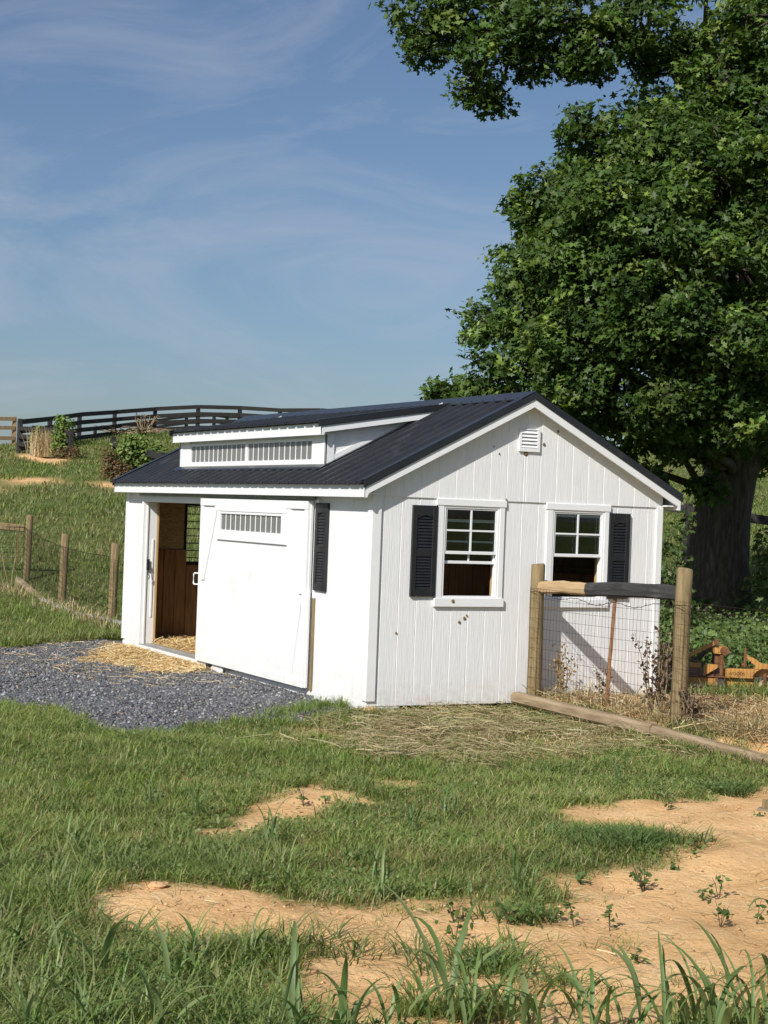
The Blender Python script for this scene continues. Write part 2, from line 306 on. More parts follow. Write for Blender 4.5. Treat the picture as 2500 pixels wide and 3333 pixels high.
def patch(P, s, seed):
    g = np.random.default_rng(seed); v = np.zeros(len(P))
    for k in range(5):
        a = g.random() * 6.28; f = s * (1 + k * .9); v += np.sin(P[:, 0] * f * math.cos(a) + P[:, 1] * f * math.sin(a) + g.random() * 6.28 + 1.2 * np.sin(P[:, 1] * f * .7 + P[:, 0] * f * .3 + k)) / (1 + .5 * k)
    return v / 2.2
def warp(P, s=.12):
    x, y = P[:, 0], P[:, 1]
    return P + s * np.stack([np.sin(x * 5 + 2 * np.sin(y * 4)) + .6 * np.sin(y * 13 + x * 7), np.sin(y * 6 + 2 * np.sin(x * 3 + 1)) + .6 * np.sin(x * 14 - y * 5)], 1)
def dirt_mask(P):
    Q = warp(P, .09); d = np.min([sdist(Q, p) for p in DIRT], 0); m = 1 - sstep(-.10, .20, d)
    m = m * (1 - .95 * np.clip(2.2 * (patch(P, 2.4, 71) + .4 * patch(P, 7, 72) - .32), 0, 1) * sstep(1.3, .5, ab(P[:, 0], P[:, 1])[1])); g = np.min([sdist(Q, p) for p in DIRT_GREEN], 0); m = m * sstep(-.08, .08, g)
    h = np.min([sdist(P, p) for p in HILLDIRT], 0); m = np.maximum(m, 1 - sstep(-.2, .3, h))
    s = sdist(Q, STRAWDIRT); return np.clip(np.maximum(m, 1 - sstep(-.25, .05, s)), 0, 1)
def bare(P): return np.clip(1.1 * (patch(P, 1.5, 63) + .6 * patch(P, 4.3, 64) + .35 * patch(P, 11, 65)) - .55, 0, 1)
def dry_mask(P): return 1 - sstep(-.5, .25, sdist(warp(P, .2), DRY))
def grav_d(P): return sdist(warp(P, .05), GRAV)

def axis_grid(lo, hi, step, far):
    g = [0.0]; d = step
    while g[-1] < far:
        d = min(d * 1.10, 1.8) if g[-1] < 95 else d * 1.35
        g.append(g[-1] + d)
    g = np.array(g[1:]); return np.concatenate([(lo - g)[::-1], np.arange(lo, hi + 1e-6, step), hi + g])
gx = axis_grid(-8.6, 7.0, .09, 700); gy = axis_grid(-11.5, 9.0, .09, 700)
GX, GY = np.meshgrid(gx, gy); PX = np.stack([GX.ravel(), GY.ravel()], 1)
GZ = terrain(PX[:, 0], PX[:, 1])
gi = grav_d(PX); GZ = GZ - .05 * (1 - sstep(-.25, -.02, gi))
nearm = (np.abs(PX[:, 0]) < 10) & (PX[:, 1] > -12) & (PX[:, 1] < 10)
dm = np.zeros(len(PX)); dm[:] = dirt_mask(PX); drm = dry_mask(PX)
GZ += nearm * dm * ((RNG.random(len(PX)) - .5) * .022 + .012 * patch(PX, 7, 81))
nx, ny = len(gx), len(gy); ii = (np.arange(ny - 1)[:, None] * nx + np.arange(nx - 1)[None]).ravel()
loops = np.stack([ii, ii + 1, ii + nx + 1, ii + nx], 1).ravel()
mask3 = np.stack([np.clip(np.maximum(dm ** .55, .75 * bare(PX) * nearm), 0, 1), drm, 1 - sstep(-.1, .1, gi)], 1)
gme = fast_mesh('ground', np.column_stack([PX, GZ]), loops, np.arange(len(ii)) * 4, np.full(len(ii), 4), mask3, True)
m, t, n, l = nt('meadow_ground')
out = n.new('ShaderNodeOutputMaterial'); pb = n.new('ShaderNodeBsdfPrincipled'); pb.inputs['Roughness'].default_value = .95; pb.inputs['Specular IOR Level'].default_value = .1; l.new(pb.outputs[0], out.inputs[0])
tc = n.new('ShaderNodeTexCoord'); at_ = n.new('ShaderNodeAttribute'); at_.attribute_name = 'tint'; sp = n.new('ShaderNodeSeparateColor'); l.new(at_.outputs['Color'], sp.inputs[0])
def noi(sc, det=5):
    q = n.new('ShaderNodeTexNoise'); q.inputs['Scale'].default_value = sc; q.inputs['Detail'].default_value = det; q.inputs['Roughness'].default_value = .65; l.new(tc.outputs['Object'], q.inputs['Vector']); return q.outputs['Fac']
def mixc(f, a, b):
    q = n.new('ShaderNodeMix'); q.data_type = 'RGBA'
    l.new(f, q.inputs['Factor']); l.new(a, q.inputs['A']); l.new(b, q.inputs['B']); return q.outputs['Result']
rg = ramp(n, [(.3, (.065, .085, .025)), (.5, (.11, .135, .042)), (.72, (.19, .175, .075))]); l.new(noi(.55, 8), rg.inputs[0])
rs = ramp(n, [(.3, (.64, .375, .165)), (.5, (.80, .50, .235)), (.75, (.86, .585, .31))]); l.new(noi(2.6, 9), rs.inputs[0]); rs2 = ramp(n, [(.36, (.80, .78, .74)), (.56, (1, 1, 1))]); l.new(noi(.9, 6), rs2.inputs[0]); mxs = n.new('ShaderNodeMix'); mxs.data_type = 'RGBA'; mxs.blend_type = 'MULTIPLY'; mxs.inputs['Factor'].default_value = 1; l.new(rs.outputs[0], mxs.inputs['A']); l.new(rs2.outputs[0], mxs.inputs['B']); rs3 = ramp(n, [(.33, (.62, .58, .53)), (.42, (1, 1, 1))]); l.new(noi(48, 6), rs3.inputs[0]); mx3 = n.new('ShaderNodeMix'); mx3.data_type = 'RGBA'; mx3.blend_type = 'MULTIPLY'; mx3.inputs['Factor'].default_value = 1; l.new(mxs.outputs['Result'], mx3.inputs['A']); l.new(rs3.outputs[0], mx3.inputs['B'])
rd = ramp(n, [(.3, (.12, .095, .045)), (.7, (.30, .24, .12))]); l.new(noi(9, 6), rd.inputs[0])
rq = ramp(n, [(.3, (.05, .05, .055)), (.7, (.12, .12, .125))]); l.new(noi(40, 4), rq.inputs[0])
c1 = mixc(sp.outputs[1], rg.outputs[0], rd.outputs[0]); c2 = mixc(sp.outputs[0], c1, mx3.outputs['Result']); c3 = mixc(sp.outputs[2], c2, rq.outputs[0]); l.new(c3, pb.inputs['Base Color'])
bp = n.new('ShaderNodeBump'); bp.inputs['Strength'].default_value = .65; bp.inputs['Distance'].default_value = .04; l.new(noi(22, 8), bp.inputs['Height']); l.new(bp.outputs[0], pb.inputs['Normal'])
tag(link('ground', gme, m), 'rough meadow ground with bare orange soil rising to a hill', 'ground', kind='structure')

# ------------------------------------------------------------------ the shed
W, L = 3.538, 7.365; ZS = 2.046; OE, OG = .154, .135; SL = .508; RZ0 = 2.19       # RZ0: metal height at x = -OE
def rz(x): return RZ0 + (x + OE) * SL if x <= W / 2 else RZ0 + (W + OE - x) * SL
SH = thing('stable_shed', 'white wooden run-in shed with black ribbed metal roof and long dormer', 'shed', (0, 0, -.11)); SO = np.array((0, 0, .11))
class PB(MB):
    def out(s, name, m, parent=None, smooth=False):
        s.v = [(p[0], p[1], p[2] + .11) for p in s.v]; return MB.out(s, name, m, parent or SH, smooth)
def pbx(name, lo, hi, m, parent=None, ch=.003): return PB().box(lo, hi, ch).out(name, m, parent)

def siding(parent, axis, plane, outward, s0, s1, g0, zlo, zhi, holes, t=.014, step=.2032, m=WHITE, name='siding_board'):
    """vertical boards with chamfered joints; axis: coordinate that runs along the wall; zhi may be a function of s"""
    zf = zhi if callable(zhi) else (lambda s: zhi)
    k0 = math.floor((s0 - g0) / step); cuts = [s0] + [g0 + k * step for k in range(k0, k0 + 60) if s0 + .01 < g0 + k * step < s1 - .01] + [s1]
    if callable(zhi):
        mid = W / 2
        if s0 < mid < s1: cuts = sorted(set(cuts + [mid]))
    for a, b in zip(cuts[:-1], cuts[1:]):
        xs = sorted({a, b} | {h for r in holes for h in r[:2] if a < h < b})
        for c, d in zip(xs[:-1], xs[1:]):
            if d - c < .006: continue
            mid = (c + d) / 2; seg = [[zlo, None]]
            for (h0, h1, hz0, hz1) in holes:
                if h0 < mid < h1:
                    new = []
                    for (z0, z1) in seg:
                        top = z1 if z1 is not None else 99
                        if hz0 > z0: new.append([z0, min(hz0, top)])
                        if hz1 < top and hz1 < min(zf(c), zf(d)) - .02: new.append([max(hz1, z0), z1])
                    seg = new
            for (z0, z1) in seg:
                za, zb = (z1, z1) if z1 is not None else (zf(c), zf(d))
                if min(za, zb) - z0 < .01: continue
                ch = .0055; ca = ch if abs(c - a) < 1e-6 else .0005; cd = ch if abs(d - b) < 1e-6 else .0005
                sec = [(c, 0), (d, 0), (d, t - min(ch, cd)), (d - cd, t), (c + ca, t), (c, t - min(ch, ca))]
                v = []
                for top in (0, 1):
                    for (s, q) in sec:
                        f = (s - c) / (d - c); z = (za + (zb - za) * f) if top else z0
                        p = [0, 0, z]; p[axis] = s; p[1 - axis] = plane + outward * q; v.append(p)
                nn = 6; f = [tuple(range(nn)), tuple(range(2 * nn - 1, nn - 1, -1))] + [(i, i + nn, (i + 1) % nn + nn, (i + 1) % nn) for i in range(nn)]
                PB().add(v, f).out(name, m, parent)
def sheath(name, axis, plane, inward, s0, s1, zlo, zhi, holes, t, m):
    mb = PB(); xs = sorted({s0, s1} | {h for r in holes for h in r[:2]})
    for a, b in zip(xs[:-1], xs[1:]):
        mid = (a + b) / 2; z = zlo
        for r in sorted([r for r in holes if r[0] < mid < r[1]], key=lambda r: r[2]):
            if r[2] > z:
                lo = [a, 0, z]; hi = [b, 0, r[2]]; mb_box(mb, axis, plane, inward, a, b, z, r[2], t)
            z = r[3]
        if z < zhi: mb_box(mb, axis, plane, inward, a, b, z, zhi, t)
    return mb.out(name, m)
def mb_box(mb, axis, plane, inward, a, b, z0, z1, t):
    lo = [0, 0, z0]; hi = [0, 0, z1]; lo[axis] = a; hi[axis] = b; lo[1 - axis] = plane; hi[1 - axis] = plane + inward * t; mb.box(lo, hi)

W1 = (.80, 1.465, 1.035, 1.975); W2 = (2.125, 2.785, 1.035, 1.975)              # gable window openings x0 x1 z0 z1
OPEN = (3.45, 6.64, -.02, 1.90)                                                 # doorway in the front wall y0 y1 z0 z1
FW1 = (1.36, 2.10, 1.04, 1.95)                                                  # window behind the sliding door
RW = (.80, 1.62, 1.04, 1.905)                                                   # barred window in the rear gable
fwall = sheath('front_wall', 0 + 1, .0135, 1, .02, L - .02, -.06, 2.12, [OPEN, FW1], .05, TRIM)
siding(fwall, 1, .013, -1, .0, L, .05, -.06, 2.16, [OPEN, FW1])
gwall = sheath('gable_wall', 0, .0135, 1, .02, W - .02, -.05, 2.05, [W1, W2], .05, STUDW)
siding(gwall, 0, .013, -1, .0, W, .1142, -.05, ZS, [W1, W2])
gtop = lambda x: rz(x) - .07
up = PB(); up.prism([(.02, 2.05), (W - .02, 2.05), (W - .02, rz(.02) - .08), (W / 2, rz(W / 2) - .08), (.02, rz(.02) - .08)], 1, .0137, .055)
gup = up.out('gable_upper_wall', STUDW)
siding(gup, 0, .001, -1, -.02, W + .02, .1142, ZS - .002, lambda x: rz(max(min(x, W), 0)) - .07, [], t=.016)
rwall = sheath('rear_gable_wall', 0, L - .0135, -1, .02, W - .02, -.05, 2.05, [RW], .05, STUDW)
siding(rwall, 0, L - .013, 1, 0, W, .1142, -.05, lambda x: rz(x) - .07, [RW])
pr = PB(); pr.prism([(.02, 2.05), (W - .02, 2.05), (W / 2, rz(W / 2) - .08)], 1, L - .055, L - .0137); pr.out('rear_gable_upper_wall', STUDW)
bwall = sheath('back_wall', 1, W - .0135, -1, .02, L - .02, -.05, 2.12, [], .05, STUDW)
siding(bwall, 1, W - .013, 1, 0, L, .05, -.05, 2.16, [])
# corner boards
ct = .022
for (sx, sy, xx, yy) in ((-1, -1, 0, 0), (1, -1, W, 0), (-1, 1, 0, L), (1, 1, W, L)):
    mb = PB()
    x0, x1 = (xx - ct, xx + .082) if sx < 0 else (xx - .06, xx + ct)
    y0, y1 = (yy - ct, yy + .082) if sy < 0 else (yy - .082, yy + ct)
    mb.box((x0, yy - ct if sy < 0 else yy + .0005, 0), (x1, yy - .0005 if sy < 0 else yy + ct, ZS + .005), .003)
    mb.box((xx - ct if sx < 0 else xx + .0005, y0 + (.001 if sy > 0 else ct + .0005), 0), (xx - .0005 if sx < 0 else xx + ct, y1 - (.001 if sy < 0 else ct + .0005), 2.10), .003)
    mb.out('corner_board', TRIM)
# floor, skids, skirt
pbx('floor', (.07, .07, -.06), (W - .07, L - .07, -.008), GREYW)
for x in (.25, W / 2, W - .25): pbx('skid', (x - .07, .03, -.16), (x + .07, L - .03, -.06), GREYW)
pbx('skirt_board', (-.012, .33, -.135), (.012, 6.9, -.045), TRIM)
pbx('skirt_board', (-.016, 6.93, -.16), (.02, L - .02, -.03), TRIM)
pbx('skirt_board', (-.016, .02, -.16), (.02, .31, -.02), TRIM)
pbx('threshold_board', (-.045, 3.46, -.055), (.14, 6.63, -.012), GREYW, ch=.006)
pbx('threshold_facing', (-.062, 3.6, -.115), (-.046, 6.66, -.018), TRIM)
# door jambs and header
pbx('door_jamb', (-.028, 6.642, -.05), (.17, 6.662, 1.90), TRIM)
pbx('door_jamb', (-.028, 3.428, -.05), (.17, 3.448, 1.90), STUDW)
pbx('door_jamb', (.171, 6.632, -.05), (.20, 6.70, 1.90), STUDW)
pbx('door_casing', (-.03, 6.6625, .0), (.0, 6.70, 1.91), TRIM)
pbx('door_header', (-.03, 1.2, 1.905), (-.002, 6.70, 2.0), TRIM)
pbx('jamb_stop', (.02, 6.625, -.02), (.045, 6.6415, 1.89), TRIM); 
pbx('jamb_stop', (.11, 6.630, .35), (.135, 6.6415, 1.4), TRIM)
pbx('door_track', (-.075, 1.25, 1.985), (-.03, 6.7, 2.018), STEELG)
# latch on the jamb
mb = PB(); mb.box((.035, 6.606, .98), (.075, 6.6245, 1.13), .004); mb.box((.04, 6.585, 1.0), (.068, 6.606, 1.06), .004); mb.tube([(.05, 6.59, 1.0), (.05, 6.585, .93), (.07, 6.583, .90), (.055, 6.583, .86)], .006, 6); mb.out('gate_latch', BLACKIRON)

# ---- sliding door (hung outside, front face at x = -.10)
DY0, DY1, DZ0, DZ1 = 1.308, 4.384, -.012, 1.973
door = pbx('sliding_door', (-.078, DY0 + .01, DZ0 + .01), (-.042, DY1 - .01, DZ1 - .01), WHITE)
DWN = (1.965, 3.775, 1.575, 1.825)
door.data = door.data.copy(); bpy.data.objects.remove(door)
mb = PB()
for (a, b, c, d) in ((DY0 + .01, DY1 - .01, DZ0 + .01, DWN[2]), (DY0 + .01, DY1 - .01, DWN[3], DZ1 - .01), (DY0 + .01, DWN[0], DWN[2], DWN[3]), (DWN[1], DY1 - .01, DWN[2], DWN[3])): mb.box((-.07, a, c), (-.042, b, d))
door = mb.out('sliding_door', WHITE)
siding(door, 1, -.0705, -1, DY0 + .09, DY1 - .09, 2.60, DZ0 + .085, DZ1 - .09, [DWN], t=.010, step=.2032 * 2, name='door_board')
FX0, FX1 = -.10, -.0705
pbx('stile', (FX0, DY0, DZ0), (FX1, DY0 + .09, DZ1 - .0905), TRIM, door); pbx('stile', (FX0, DY1 - .09, DZ0), (FX1, DY1, DZ1 - .0905), TRIM, door)
pbx('rail', (FX0 - .004, DY0, DZ1 - .09), (FX1, DY1, DZ1), TRIM, door); pbx('rail', (FX0, DY0 + .0905, DZ0), (FX1, DY1 - .0905, DZ0 + .085), TRIM, door)
pbx('edge_board', (-.0695, DY0 - .012, DZ0), (-.038, DY0 + .0095, DZ1), TRIM, door)
def brace(y0, z0, y1, z1):
    w = .085; mb = PB(); mb.prism([(y0 - w / 2, z0), (y0 + w / 2, z0), (y1 + w / 2, z1), (y1 - w / 2, z1)], 0, FX0 + .001, FX1 - .011); mb.out('brace', TRIM, door)
brace(3.885, DZ1 - .0905, DY1 - .13, .98); brace(DY1 - .13, .90, 3.93, DZ0 + .0855); brace(1.80, DZ1 - .0905, DY0 + .13, .98); brace(DY0 + .13, .90, 1.64, DZ0 + .0855)
def barred_sash(parent, x, y0, y1, z0, z1, nbar, fr=.028, fx=.03):
    """long white transom with vertical glazing bars; x: outer face"""
    mb = PB()
    mb.box((x, y0, z0), (x + fx, y1, z0 + fr), .002); mb.box((x, y0, z1 - fr), (x + fx, y1, z1), .002)
    mb.box((x, y0, z0 + fr), (x + fx, y0 + fr, z1 - fr)); mb.box((x, y1 - fr, z0 + fr), (x + fx, y1, z1 - fr)); mb.out('window_frame', VINYL, parent)
    for k in range(nbar):
        y = y0 + fr + (y1 - y0 - 2 * fr) * (k + 1) / (nbar + 1); pbx('glazing_bar', (x + .012, y - .0085, z0 + fr), (x + .0165, y + .0085, z1 - fr), VINYL, parent, .001)
    pbx('pane', (x + .018, y0 + fr, z0 + fr), (x + .021, y1 - fr, z1 - fr), DUSTY, parent, 0)
barred_sash(door, -.098, DWN[0], DWN[1], DWN[2], DWN[3], 11, .03, .05)
pbx('window_trim', (-.106, 1.855, 1.8255), (-.072, 3.84, 1.89), TRIM, door); pbx('window_trim', (-.106, 1.855, 1.485), (-.072, 3.84, 1.5745), TRIM, door)
pbx('window_trim', (-.103, 1.855, 1.575), (-.072, 1.9645, 1.825), TRIM, door); pbx('window_trim', (-.103, 3.7755, 1.575), (-.072, 3.84, 1.825), TRIM, door)
mb = PB(); mb.tube([(-.10, DY1 - .02, 1.05), (-.135, DY1 + .035, 1.05), (-.14, DY1 + .045, 1.035), (-.14, DY1 + .045, .93), (-.135, DY1 + .035, .915), (-.10, DY1 - .02, .915)], .009, 7); mb.out('handle', VINYL, door)
mb = PB(); mb.box((-.115, 3.93, -.055), (-.05, 4.0, -.013), .006); mb.box((-.112, 3.95, -.10), (-.09, 3.985, -.055), .004); mb.out('door_guide', BLACKIRON)
mb = PB(); mb.box((-.09, .62, -.10), (-.04, 1.02, .0), .005); mb.box((-.075, .50, -.12), (-.03, .575, .02), .004); mb.out('door_stop_block', TRIM)
mb = PB(); mb.tube([(-.092, .84, -.055), (-.102, .84, -.055)], .012, 8); mb.out('bolt_head', STEELG)
pbx('reveal_strip', (-.03, 1.245, -.04), (-.002, 1.272, .94), POSTW); pbx('reveal_strip', (-.032, 1.240, .945), (-.002, 1.275, 1.03), TRIM)

# ---- windows in the gable
def sash_window(name, x0, x1, z0, z1, raised, parent=None):
    w = thing_part(name)
    mb = PB(); yo = -.022
    mb.box((x0 - .075, yo, z0), (x0 - .0005, -.0015, z1), .003); wj = mb.out('casing', TRIM, w)
    PB().box((x1 + .0005, yo, z0), (x1 + .06, -.0015, z1), .003).out('casing', TRIM, w)
    PB().box((x0 - .09, yo - .006, z1 + .0005), (x1 + .075, -.0015, z1 + .07), .003).out('head_casing', TRIM, w)
    PB().box((x0 - .088, yo - .012, z0 - .088), (x1 + .075, -.0015, z0 - .0005), .003).out('sill', TRIM, w)
    mb = PB(); f = .022                                             # frame round the opening
    mb.box((x0, -.016, z0), (x0 + f, .06, z1), .002); mb.box((x1 - f, -.016, z0), (x1, .06, z1), .002); mb.box((x0 + f, -.016, z0), (x1 - f, .06, z0 + f), .002); mb.box((x0 + f, -.016, z1 - f), (x1 - f, .06, z1), .002); mb.out('window_frame', VINYL, w)
    zm = 1.50; a, b = x0 + f, x1 - f
    mb = PB(); s = .02; y0, y1 = -.006, .016
    mb.box((a, y0, zm - .017), (b, y1, zm + .015), .002); mb.box((a, y0, zm + .015), (a + s, y1, z1 - f)); mb.box((b - s, y0, zm + .015), (b, y1, z1 - f)); mb.box((a + s, y0, z1 - f - s * .8), (b - s, y1, z1 - f)); mb.out('upper_sash', VINYL, w)
    mid = (a + b) / 2; zc = (zm + .015 + z1 - f - .016) / 2
    PB().box((mid - .009, y0 + .001, zm + .015), (mid + .009, y1 - .004, z1 - f - .016)).out('muntin', VINYL, w)
    PB().box((a + s, y0 + .002, zc - .009), (mid - .0095, y1 - .004, zc + .009)).out('muntin', VINYL, w); PB().box((mid + .0095, y0 + .002, zc - .009), (b - s, y1 - .004, zc + .009)).out('muntin', VINYL, w)
    PB().box((a + s, .006, zm + .015), (b - s, .009, z1 - f - .016)).out('pane', GLASS, w)
    # lower sash pushed up behind the upper one
    lo = raised; hi = lo + .455; hi2 = min(hi, z1 - f - .001); y0, y1 = .024, .046
    mb = PB(); mb.box((a, y0, lo), (b, y1, lo + .03), .002); mb.box((a, y0, lo + .03), (a + s, y1, hi2)); mb.box((b - s, y0, lo + .03), (b, y1, hi2))
    if hi < z1 - f: mb.box((a + s, y0, hi - .03), (b - s, y1, hi))
    mb.out('lower_sash', VINYL, w)
    zc = (lo + .03 + hi - .03) / 2
    PB().box((mid - .008, y0 + .001, lo + .03), (mid + .008, y1 - .004, hi2 - (.03 if hi < z1 - f else 0))).out('muntin', VINYL, w)
    for zz in (zc,):
        PB().box((a + s, y0 + .002, zz - .009), (mid - .0085, y1 - .004, zz + .009)).out('muntin', VINYL, w); PB().box((mid + .0085, y0 + .002, zz - .009), (b - s, y1 - .004, zz + .009)).out('muntin', VINYL, w)
    PB().box((a + s, .036, lo + .03), (b - s, .039, hi2 - .031)).out('pane', GLASS, w)
def thing_part(name):
    o = bpy.data.objects.new(name, None); COL.objects.link(o); o.parent = SH; o.empty_display_size = .1; return o
sash_window('sash_window', *W1, 1.385); sash_window('sash_window', *W2, 1.478)
def shutter(axis, plane, s0, s1, z0, z1):
    """louvred shutter standing proud of plane towards minus"""
    def P(lo, hi, mb):
        a = [0, 0, lo[2]]; b = [0, 0, hi[2]]; a[axis] = lo[0]; b[axis] = hi[0]; a[1 - axis] = plane + lo[1]; b[1 - axis] = plane + hi[1]; mb.box(a, b, .003)
    mb = PB(); e = .055; P((s0, -.03, z0), (s0 + e, 0, z1), mb); P((s1 - e, -.03, z0), (s1, 0, z1), mb)
    zm = z0 + (z1 - z0) * .47
    for (c, d) in ((z0, z0 + .075), (zm - .03, zm + .035), (z1 - .105, z1)): P((s0 + e, -.028, c), (s1 - e, 0, d), mb)
    P((s0 + e, -.004, z0 + .07), (s1 - e, 0, z1 - .1), mb)
    sh = mb.out('shutter', SHUT)
    for (c, d, nn) in ((z0 + .075, zm - .03, 11), (zm + .035, z1 - .105, 11)):
        st = (d - c) / nn
        for k in range(nn):
            z = c + k * st; mb = PB(); q = [(-.026, z + .002), (-.022, z + .002), (-.006, z + st + .002), (-.010, z + st + .006)]
            v = []
            for s in (s0 + e, s1 - e):
                for (w_, zz) in q:
                    p = [0, 0, zz]; p[axis] = s; p[1 - axis] = plane + w_; v.append(p)
            mb.add(v, [(0, 1, 2, 3), (7, 6, 5, 4), (0, 4, 5, 1), (1, 5, 6, 2), (2, 6, 7, 3), (3, 7, 4, 0)]); mb.out('louvre', SHUT, sh)
    # arched top moulding
    mb = PB(); mid = (s0 + s1) / 2; r = (s1 - s0) / 2 - e; pts = []
    for k in range(9):
        s = -r + 2 * r * k / 8; p = [0, 0, z1 - .125 + .028 * math.cos(s / r * math.pi / 2)]; p[axis] = mid + s; p[1 - axis] = plane - .027; pts.append(p)
    mb.tube(pts, .006, 6); mb.out('arch_moulding', SHUT, sh)
shutter(0, -.0025, .434, .722, 1.048, 1.968); shutter(0, -.0025, 2.850, 3.118, 1.046, 1.964)
shutter(1, -.0025, .982, 1.272, 1.03, 1.957); shutter(1, -.0025, 2.18, 2.47, 1.03, 1.957)
# window behind the door: plain
mb = PB(); mb.box((-.02, 1.30, 1.0), (-.002, 1.36, 1.99)); mb.box((-.02, 2.10, 1.0), (-.002, 2.16, 1.99)); mb.box((-.02, 1.36, 1.95), (-.002, 2.10, 2.0)); mb.box((-.02, 1.36, .98), (-.002, 2.10, 1.04)); mb.out('window_casing', TRIM)
pbx('pane', (.01, 1.36, 1.04), (.013, 2.10, 1.95), GLASS, None, 0)
# rear window with bars
mb = PB(); 
for (a, b, c, d) in ((.80, .835, 1.04, 1.905), (1.585, 1.62, 1.04, 1.905), (.835, 1.585, 1.04, 1.085), (.835, 1.585, 1.87, 1.905)): mb.box((a, L - .13, c), (b, L + .03, d))
rwin = mb.out('barred_window_frame', BLACKIRON)
for k in range(8): PB().tube([(.82, L - .125, 1.14 + k * .1025), (1.60, L - .125, 1.14 + k * .1025)], .0075, 6).out('window_bar', BLACKIRON, rwin)
# inner lining
YI = L - .115
lin = PB(); lin.box((.06, YI + .002, 1.25), (.80, YI + .02, 2.1)); lin.box((1.62, YI + .002, 1.25), (W - .06, YI + .02, 2.1)); lin.box((.80, YI + .002, 1.905), (1.62, YI + .02, 2.1)); lin.out('inner_board', OSB)
for i, x in enumerate(np.arange(.34, W - .2, .168)):
    if x < .2: continue
    z1_ = 1.25 if not (.80 < x + .08 < 1.62) else 1.04
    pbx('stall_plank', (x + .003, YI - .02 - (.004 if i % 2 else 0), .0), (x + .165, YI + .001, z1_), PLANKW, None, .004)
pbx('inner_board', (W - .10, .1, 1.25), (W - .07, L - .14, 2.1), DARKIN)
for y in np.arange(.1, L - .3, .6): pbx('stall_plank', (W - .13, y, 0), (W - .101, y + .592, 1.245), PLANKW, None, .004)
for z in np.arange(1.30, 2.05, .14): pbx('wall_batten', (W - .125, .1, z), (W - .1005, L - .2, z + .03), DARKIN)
for (x0, x1) in ((.735, .79), (1.475, 1.52), (2.06, 2.11), (2.795, 2.84)): pbx('stud', (x0, .062, -.005), (x1, .15, 2.1), STUDW)
for x in (.2, .5, 1.15, 1.8, 2.45, 3.1, 3.35): pbx('tie_beam', (x, .2, 2.02), (x + .04, L - .2, 2.06), DARKIN) if x in (.2, 3.35) else None
for y in np.arange(.9, L - .3, 1.2): pbx('rafter_tie', (.08, y, 2.06), (W - .08, y + .04, 2.16), DARKIN)

# ---- roof
RIB0, RS = 7.261, .2286
def rib_profile(y0, y1):
    pts = [(y0, 0.0)]
    k = math.floor((RIB0 - y1) / RS) - 1
    ys = sorted(RIB0 - j * RS for j in range(-4, 45))
    for y in ys:
        for (o, h) in ((-.027, 0), (-.010, .023), (.010, .023), (.027, 0)):
            if y0 + 1e-4 < y + o < y1 - 1e-4: pts.append((y + o, h))
        if y0 + .03 < y + RS / 2 < y1 - .03:
            pts += [(y + RS / 2 - .012, 0), (y + RS / 2, .004), (y + RS / 2 + .012, 0)]
    pts.append((y1, 0.0)); pts = sorted(set(pts)); return pts
def roof_panel(y0, y1, xa, za, xb, zb, parent, name='roof_panel'):
    pr_ = rib_profile(y0, y1); d = np.array((xb - xa, zb - za)); d /= np.linalg.norm(d); nrm = np.array((-d[1], d[0])) * (1 if xb > xa else -1)
    v = []; nP = len(pr_)
    for (x, z) in ((xa, za), (xb, zb)):
        for off in (0, -.0025):
            for (y, h) in pr_: v.append((x + nrm[0] * (h + off), y, z + nrm[1] * (h + off)))
    f = []
    for i in range(nP - 1):
        f.append((i, i + 1, 2 * nP + i + 1, 2 * nP + i)); f.append((nP + i + 1, nP + i, 3 * nP + i, 3 * nP + i + 1)); f.append((i + 1, i, nP + i, nP + i + 1)); f.append((2 * nP + i, 2 * nP + i + 1, 3 * nP + i + 1, 3 * nP + i))
    return PB().add(v, f).out(name, ROOF, parent)
deck = PB(); t_ = .045
deck.prism([(-OE + .02, rz(-OE + .02) - .006), (W / 2, rz(W / 2) - .006), (W / 2, rz(W / 2) - .006 - t_), (-OE + .02, rz(-OE + .02) - .006 - t_)], 1, -OG + .03, L + OG - .03)
deck.prism([(W + OE - .02, rz(W + OE - .02) - .006), (W / 2 + .0005, rz(W / 2) - .006), (W / 2 + .0005, rz(W / 2) - .006 - t_), (W + OE - .02, rz(W + OE - .02) - .006 - t_)], 1, -OG + .03, L + OG - .03)
roof = deck.out('roof', DARKIN)
YD0, YD1, XD = 1.488, 5.823, .176
y = -OG + .02; EX = -OE - .072
edges = []
while y < L + OG - .02:
    y2 = min(y + 4 * RS, L + OG - .01)
    edges.append((y, y2)); y = y2
for (a, b) in edges:
    segs = []
    for (c, d, kind) in ((a, min(b, YD0), 0), (max(a, YD0), min(b, YD1), 1), (max(a, YD1), b, 0)):
        if d - c > .01:
            if kind == 0: roof_panel(c, d, EX, rz(EX), W / 2, rz(W / 2), roof)
            else: roof_panel(c, d, EX, rz(EX), XD - .015, rz(XD - .015), roof)
    roof_panel(a, b, W + OE + .04, rz(W + OE + .04), W / 2 + .001, rz(W / 2 + .001), roof)
